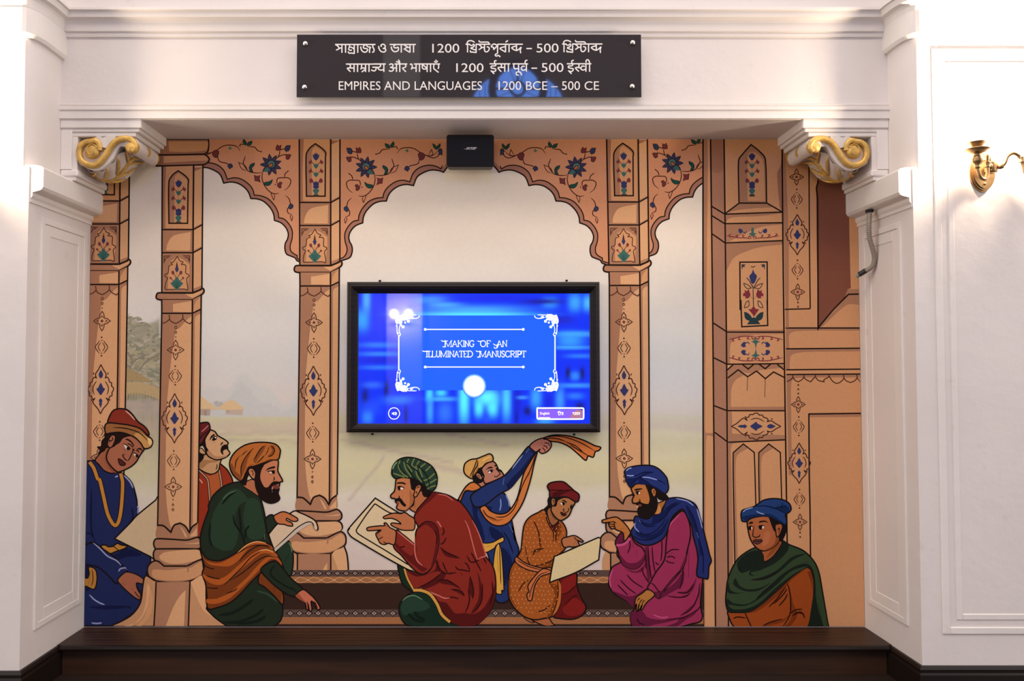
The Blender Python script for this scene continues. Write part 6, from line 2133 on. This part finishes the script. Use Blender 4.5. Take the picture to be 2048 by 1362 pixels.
A.ls('950,110 960,200 1000,290 1030,340 1025,440', '985,240 1030,310 1055,340 1050,430', '1085,215 1075,290 1050,340', '820,215 870,320 895,490', '735,480 760,620 800,690 880,682 1000,640 1100,560 1160,500', '800,545 850,520 930,505', '820,580 830,545 860,520', '660,960 720,870 770,840', '850,1175 930,1150 1000,1100', '930,1195 980,1150', '1075,840 1080,980 1050,1120 1010,1215', '1095,440 1115,520', '1115,430 1135,510', w=2.0, col='#2a1408')
rnd = random.Random(3)
tun = [(940, 120), (800, 190), (730, 270), (710, 400), (700, 560), (590, 740), (570, 870), (575, 1000), (650, 1140), (830, 1230), (1010, 1200), (1080, 1040), (1070, 880), (990, 850), (1010, 680), (1150, 500), (1150, 320), (1090, 230), (1040, 270)]


def inside(x, y, pg):
    r_ = False
    for i in range(len(pg)):
        (x1_, y1_), (x2_, y2_) = pg[i], pg[i - 1]
        if (y1_ > y) != (y2_ > y) and x < (x2_ - x1_) * (y - y1_) / (y2_ - y1_) + x1_:
            r_ = not r_
    return r_


for j in range(24):
    for i in range(14):
        x, y = 560 + i * 46 + (j % 2) * 23 + rnd.uniform(-8, 8), 120 + j * 46 + rnd.uniform(-8, 8)
        if inside(x, y, tun):
            A.e(x, y, 5.5, 5.5, '#c98f5c')
A.f('#4a1512', '1000,260 1045,265 1085,215 1060,290 1040,325')
p6 = A.build('painted_person', mural, 'boy in a spotted orange tunic and maroon cap kneeling with a page')
A = fig('6a')
A.f('#b2643a', '642,595 740,660 900,710 1000,708 1000,762 880,757 740,722 635,652', 2, K).f('#b2643a', '1000,738 1000,765 900,802 842,880 820,960 800,1050 760,1040 755,980 775,960 765,895 840,790 920,720', 2, K).ls('650,625 760,690 900,730', '980,745 880,790 820,880 790,960 780,1020', '790,960 770,1035', w=1.5, col=K)
A.build('sash', p6)
A = fig('6a')
A.f('#c9b689', '1040,590c 1160,540 1500,392c 1525,405 1505,625c 1260,760 990,862c 1010,740', OW, K)
A.build('paper_sheet', p6)
A = fig('6a')
A.f('#a3653f', '1118,412 1180,385 1258,373 1342,428 1330,442 1285,425 1302,470 1268,488 1230,492 1200,487 1140,492', 2.2, K).ls('1245,385 1265,410 1290,428', '1250,430 1280,465', '1240,455 1255,485', w=1.5, col=K)
A.build('hand', p6)
A = fig('5a')
A.f('#8f5834', '1250,960 1200,1000 1230,1130 1275,1182 1345,1115 1300,1050', 2, K).f('#74431f', '1250,970 1290,1050 1330,1105 1300,1110 1260,1060').l('1285,1105 1275,1150', 1.6, K)
A.f('#17100f', '1235,825 1300,835 1370,832 1330,880 1310,932 1290,920 1262,940 1215,960 1200,1005 1165,980 1212,930 1210,870', 1.4, K)
A.f('#a0673e', '1308,935 1330,870 1400,835 1470,840 1548,885 1510,970 1470,1060 1382,1118 1330,1102 1280,1050 1250,990 1262,940', OW, K)
A.f('#17100f', '1370,830 1335,870 1312,935 1296,915 1295,860')
A.f('#a0673e', '1252,900 1258,850 1282,835 1302,865 1300,910 1270,940', 1.8, K).l('1265,870 1285,870 1278,910', 1.3, K)
A.f(K, '1378,865 1420,868 1448,895 1440,902 1410,882').f(K, '1490,925 1520,925 1515,938').f('#e0d4c4', '1370,900 1410,905 1405,930 1380,922').f(K, '1390,895 1420,905 1412,932 1392,925').f('#e0d4c4', '1475,950 1500,950 1490,970').f(K, '1485,940 1512,940 1505,975 1485,972')
A.ls('1372,895 1405,895 1425,915', '1470,945 1510,935', '1435,915 1440,930', '1460,960 1470,990 1440,1020 1420,1012', '1420,975 1402,985 1405,1002 1420,1008', '1370,1068 1388,1078', w=1.6, col=K)
A.f('#3a1a14', '1370,1015 1400,1025 1440,1040 1420,1062 1390,1058 1375,1040', 1.2, K)
A.build('head', p6)
A = fig('5a')
A.f('#641a1b', '1205,700 1230,660 1300,640 1400,640 1470,690 1530,745 1588,788 1600,830 1580,885 1540,882 1460,835 1370,830 1290,842 1235,822 1232,760', OW, K)
A.f('#401011', '1260,830 1290,790 1400,760 1500,745 1400,790 1340,825').ls('1250,800 1330,765 1440,745 1540,745', '1230,740 1300,745 1420,745', '1470,770 1560,765', w=1.7, col='#2a0808')
A.build('cap', p6)

# ---- bearded man in magenta with blue scarf
A = fig('7b')
A.f('#8c2b4c', '@7a 620,1000 500,1060 470,1130 320,1250 300,1362 @7b 350,430 230,510 188,680 195,770 260,860 420,960 545,1050 500,1120 480,1200 500,1290 515,1326c 1150,1326c 1300,1280 1420,1250 1462,1180 1435,1000 1465,660 1420,600 1390,300 @7a 1330,1000 1200,740 1050,860', OW, K)
D7 = '#5c1833'
A.f(D7, '230,830 330,860 450,900 560,880 680,800 760,760 720,830 600,900 545,1050 420,960').f(D7, '500,1120 560,1095 620,1090 660,1120 720,1190 900,1220 1180,1190 1000,1250 800,1290 700,1326c 515,1326c 480,1200').f(D7, '960,820 1100,700 1200,560 1215,620 1180,760 1020,860 900,930 880,900').f(D7, '1120,840 1240,830 1330,740 1380,640 1340,800 1260,860 1140,860').f(D7, '980,890 1120,915 1250,880 1200,910 1080,912')
A.f(D7, '1290,1050 1400,960 1440,700 1420,900 1330,1060 1160,1170').f(D7, '1160,1190 1300,1160 1420,1050 1350,1150 1240,1220 1100,1326c 900,1326c 1100,1260').f(D7, '680,240 740,240 760,640 720,700 690,470').f(D7, '400,520 560,560 680,470 640,560 520,580')
A.ls('430,605 520,700 660,790', '340,675 440,780 560,870', '305,740 380,820 450,890', '640,510 660,600 740,730', '725,240 740,500 770,660', '775,220 790,420 820,580', '905,110 910,280 895,430', '820,435 850,465 870,460', '690,330 690,460 700,530', '635,460 690,468', '1180,560 1190,580', '1210,430 1180,700 1150,810', '1280,300 1270,650', '980,895 1120,915 1230,905 1300,850', '1120,850 1260,850 1340,730', '1160,1165 1300,1080 1400,900 1420,710', '970,1215 1200,1190 1400,1080 1440,1010', '570,1200 600,1260 680,1290', '1290,80 1250,330 1200,490', '1190,540 1000,760 930,850', w=2.1, col='#2a0a18')
A.ls('240,530 200,660 215,780', '790,1150 900,1190 1000,1180', '735,240 755,480', '1420,690 1390,860', w=2.4, col='#b04a72')
p7 = A.build('painted_person', mural, 'bearded man in a magenta robe with blue turban and scarf pointing left')
A = fig('7b')
A.f('#8c2b4c', '@7a 485,1040 470,1120 400,1180 290,1215 275,1200 320,1330 @7b 330,380 380,470 440,510 520,530 600,500 670,400 680,320 640,240 560,190 510,120', OW, K)
A.f('#5c1833', '@7a 275,1200 280,1160 345,1060 380,1060 400,1170 350,1205 290,1215', 2, K).f('#5c1833', '@7b 330,330 440,440 560,440 640,380 680,300 670,400 600,500 520,530 440,510 380,470').l('@7a 290,1225 350,1225 420,1195 475,1130', 4.2, '#b04a72', False).ls('@7b 470,140 475,230 440,320', '@7b 515,170 520,240', '@7b 560,270 570,350', w=2, col='#2a0a18')
A.build('sleeve', p7)
A = fig('7b')
A.f('#8c2b4c', '@7a 1000,990 1060,870 1190,760 1270,880 @7b 1300,60 1250,300 1210,480 1050,670 900,860 865,930 720,800 760,700 830,570 945,400 970,150', OW, K)
A.f('#5c1833', '@7b 1240,330 1210,480 1050,670 900,860 865,930 800,850 960,800 1120,600').ls('@7b 760,720 800,745 840,800 890,860', '@7b 960,330 1040,270 1150,265', '@7b 990,360 1060,300', '@7b 970,370 1050,360 1090,390', '@7b 960,410 1010,440 1085,450', w=2, col='#2a0a18').l('@7a 1150,810 1040,920 1000,1010', 2, '#b04a72')
A.build('sleeve', p7)
A = fig('7a')
A.f('#a96733', '95,890 150,870 280,843 350,880 420,950 470,1022 482,1060 402,1172 380,1062 300,1022 262,1002 218,1002 183,940 200,915 110,922', 2.2, K).ls('200,915 250,905 290,930', '190,945 240,940 265,960', '205,975 245,970 268,985', '260,910 265,960 280,1000', '340,1005 390,1005', '380,1060 420,1060', w=1.6, col=K)
A.build('hand', p7)
A = fig('7b')
A.f('#a36a33', '720,808 812,880 700,990 640,1085 622,1082 640,1020 600,1092 585,1090 600,1010 578,1105 562,1100 565,1010 545,1040 540,1000 560,920 640,860', 2.2, K).ls('575,960 600,930 615,925', '600,1010 625,960 650,945', '640,1020 655,970 680,955', '565,1010 575,965', w=1.5, col=K)
A.build('hand', p7)
A = fig('7a')
A.f('#1f295e', '960,612 1100,578 1250,608 1370,680 1430,850 1480,1040 1560,1362 @7b 1582,420 1550,500 1537,657 1480,655 1385,615 1400,350 1335,80 @7a 1320,980 1250,830 1190,738 1100,790 1030,880 1000,980 940,1120 830,1200 700,1230 580,1190 500,1090 492,1030 540,950 528,900 560,830 700,870 805,805 880,790 930,720', OW, K)
A.f('#121a44', '800,805 930,760 1060,680 1180,640 1060,720 980,800 900,900 760,960 640,940 620,870 640,900 760,930').f('#121a44', '570,1020 660,1070 780,1080 900,1000 1000,860 940,1040 820,1130 680,1140 560,1080').f('#121a44', '1230,680 1340,850 1420,1100 1460,1362 1430,1362 1390,1120 1310,900')
A.ls('610,870 640,930 720,975 820,960', '560,1030 660,1080 780,1060 900,960 960,860', '520,1100 620,1150 760,1150 880,1080', '950,740 1040,680 1120,640', '840,910 960,830 1020,720 1130,670', '1250,690 1340,850 1400,1050', '@7b 1420,150 1470,350 1470,600', w=2, col='#0c1130').ls('545,920 540,980 600,1050', '1100,590 1250,625 1340,690', '1385,730 1430,880 1460,1000', '@7b 1380,30 1410,110', '600,880 620,920', w=2, col='#7f8cc0')
A.build('scarf', p7)
A = fig('7a')
A.f('#9c6030', '800,560 850,650 965,612 920,720 862,800 800,806 840,720', 2, K).f('#b87c44', '870,680 900,740 880,790 830,795')
A.f('#ab6a38', '495,440 560,392 700,400 725,480 752,600 735,670 640,665 605,650 562,655 515,652 508,600 530,550 505,500', OW, K)
A.f('#191010', '690,398 770,425 850,455 950,525 1002,590 960,612 880,605 832,560 850,650 832,740 770,830 720,872 660,862 610,840 580,790 582,735 598,705 630,700 635,680 600,665 570,680 558,662 600,635 640,655 690,672 730,665 748,590 718,480', 1.4, K)
A.f('#ab6a38', '762,478 795,448 832,490 822,555 798,568 775,530', 2, K).l('785,480 805,490 795,530', 1.3, K)
A.f(K, '535,468 580,455 645,455 640,465 590,478 550,485').f('#dccdb8', '560,510 610,500 600,530 575,535').f(K, '555,505 590,500 590,532 570,535').ls('545,505 580,495 615,495', '560,540 600,540', '600,600 612,620 600,640', w=1.8, col=K)
A.f('#7a3c30', '585,680 615,668 635,688 605,702')
A.build('head', p7)
A = fig('7a')
A.f('#222f66', '400,230 440,180 540,150 680,138 790,150 880,200 970,300 992,380 1000,450 980,500 940,525 850,460 700,400 560,392 490,442 430,360 412,280', OW, K)
A.f('#121b48', '420,320 560,310 680,240 800,235 700,270 580,340 490,430 440,370').f('#121b48', '610,310 720,380 860,450 940,520 850,462 720,405 600,395')
A.ls('430,280 560,280 660,235 800,232', '480,395 560,325 620,300 760,310 880,350 970,400', '610,310 700,360 780,430', w=1.9, col='#0c1236').ls('420,215 460,185 500,175', '430,275 480,282 530,278', '640,300 740,308 850,340', w=1.8, col='#8a9acc')
A.build('turban', p7)

# ---- boy with the green shawl at the right
A = fig('8a')
A.f('#8e4218', '130,1170 300,1170 500,1040 720,870 860,750 945,790 965,1000 945,1200 912,1342c 190,1342c 150,1275', OW, K)
A.f('#6e3010', '300,1185 450,1110 600,980 740,850 900,750 760,860 720,900 640,1000 500,1120 380,1190').f('#6e3010', '725,960 740,1150 735,1260 660,1342c 720,1342c 800,1220 760,1100').f('#6e3010', '900,800 935,900 950,1040 935,1200 950,1000 942,800').f('#6e3010', '460,1320 520,1290 640,1270 720,1220 660,1280 560,1310')
A.ls('700,905 720,960 735,1080 725,1220 650,1342', '290,1190 320,1260 360,1342', '175,1250 220,1235 300,1245', '520,1140 600,1060 690,940', '570,1110 660,1020 700,960', '620,1130 680,1060 705,1010', '470,1320 540,1285 660,1255', '730,1200 790,1165 850,1160', '750,1225 810,1195 870,1210', '770,1200 840,1190 875,1250', '470,1325 560,1325', w=2.2, col='#2a1008')
p8 = A.build('painted_person', mural, 'boy in an orange shirt with green shawl and blue cap at the right')
A = fig('8a')
A.f('#2f4028', '400,560 465,612 480,692 560,640 650,500 665,495 720,530 860,590 960,690 1010,800 1040,960 1105,1342c 905,1342c 950,1150 962,900 935,780 880,755 740,850 600,980 450,1110 330,1182 200,1190 130,1180 105,1100 108,1000 130,850 200,700 280,620', OW, K)
G8 = '#171f18'
for q_ in ('300,620 400,585 460,615 480,700 400,750 270,805 225,770 220,700', '650,500 715,535 700,600 600,700 440,780 350,800 380,830 480,830 340,830 345,780 480,700 580,640', '345,875 460,845 600,780 750,650 880,620 760,680 620,800 480,870', '200,860 240,930 320,965 440,950 540,900 420,980 280,980 180,920', '130,900 150,970 220,1000 300,990 200,1010 120,990', '115,1060 180,1100 300,1110 400,1060 500,960 640,830 780,740 900,720 960,800 980,1000 960,1200 920,1330 905,1342c 950,1150 962,900 935,780 880,755 740,850 600,980 450,1110 330,1182 200,1190 130,1180',
           '965,1000 1000,1150 1060,1342c 905,1342c'):
    A.f(G8, q_)
A.f('#2f4028', '130,1115 250,1130 340,1110 440,1050 600,920 740,790 900,740 880,755 740,835 580,960 440,1090 320,1150 180,1160').f('#2f4028', '930,690 1000,820 1040,1000 1100,1340c 1070,1340c 1010,1100 985,900')
A.ls('230,745 240,785 270,805', '345,875 480,862 620,790', '400,1060 480,980 560,920', '840,705 900,705', '1000,1100 1050,1342', '390,720 395,750', w=1.9, col=K)
A.build('shawl', p8)
A = fig('8a')
A.f('#9a5430', '455,590 620,495 652,515 570,640 482,697 468,640', 2, K).f('#82421f', '600,520 640,520 560,620 500,660 540,590')
A.f('#150f11', '520,255 580,285 640,315 692,340 692,400 652,490 618,482 600,450 590,395 555,340', 1.4, K)
A.f('#a05a34', '318,300 400,262 520,258 552,330 580,395 610,400 622,490 560,560 470,592 400,560 345,480 322,390', OW, K).f('#aa6440', '480,420 520,400 540,440 510,520 460,540').f('#824222', '600,430 620,490 560,560 470,590 570,530')
A.f('#150f11', '520,258 560,270 600,330 580,400 560,360')
A.f('#a05a34', '585,345 610,330 645,330 656,365 625,440 600,455 590,400', 2, K).ls('610,350 635,350', '605,390 625,370 620,420', w=1.4, col=K)
A.f(K, '425,312 440,300 490,298 515,318 480,310 430,318').f(K, '325,330 345,308 370,312 365,325').f('#dccdc0', '430,360 475,350 470,372 440,380').f(K, '425,352 455,345 455,382 430,378').f('#dccdc0', '335,365 362,360 355,382').f(K, '322,362 348,352 350,385 330,388')
A.ls('420,355 450,345 482,350', '325,360 350,350 368,362', '380,345 368,420 370,450 400,460 430,450 435,430', '435,385 470,382', '390,465 430,445', w=1.8, col=K)
A.f('#5c3230', '370,495 400,480 420,486 440,480 460,495 420,525 390,520', 1.4, K).l('375,497 420,500 458,497', 1.4, K)
A.build('head', p8)
A = fig('8a')
A.f('#1f3868', '253,230 270,195 380,160 470,100 570,83 660,95 720,130 740,185 715,220 685,237 697,300 682,342 620,310 540,262 430,252 340,272 312,305 265,303 255,270', OW, K)
A.f('#12234a', '265,260 400,235 540,235 640,300 680,335 540,265 430,255 340,275 300,300').f('#12234a', '480,170 580,175 680,150 720,180 690,230 600,190')
A.ls('390,158 500,155 600,185 690,232', '580,170 650,160 690,150', '640,180 655,140 650,125', '600,140 640,150', w=1.8, col='#0a1430').ls('270,215 300,190 370,170', '400,205 440,225 480,235', w=1.8, col='#7f94b8')
A.build('cap', p8)

print('MURAL LAYERS', max(q_[4] for q_ in MU.boxes))
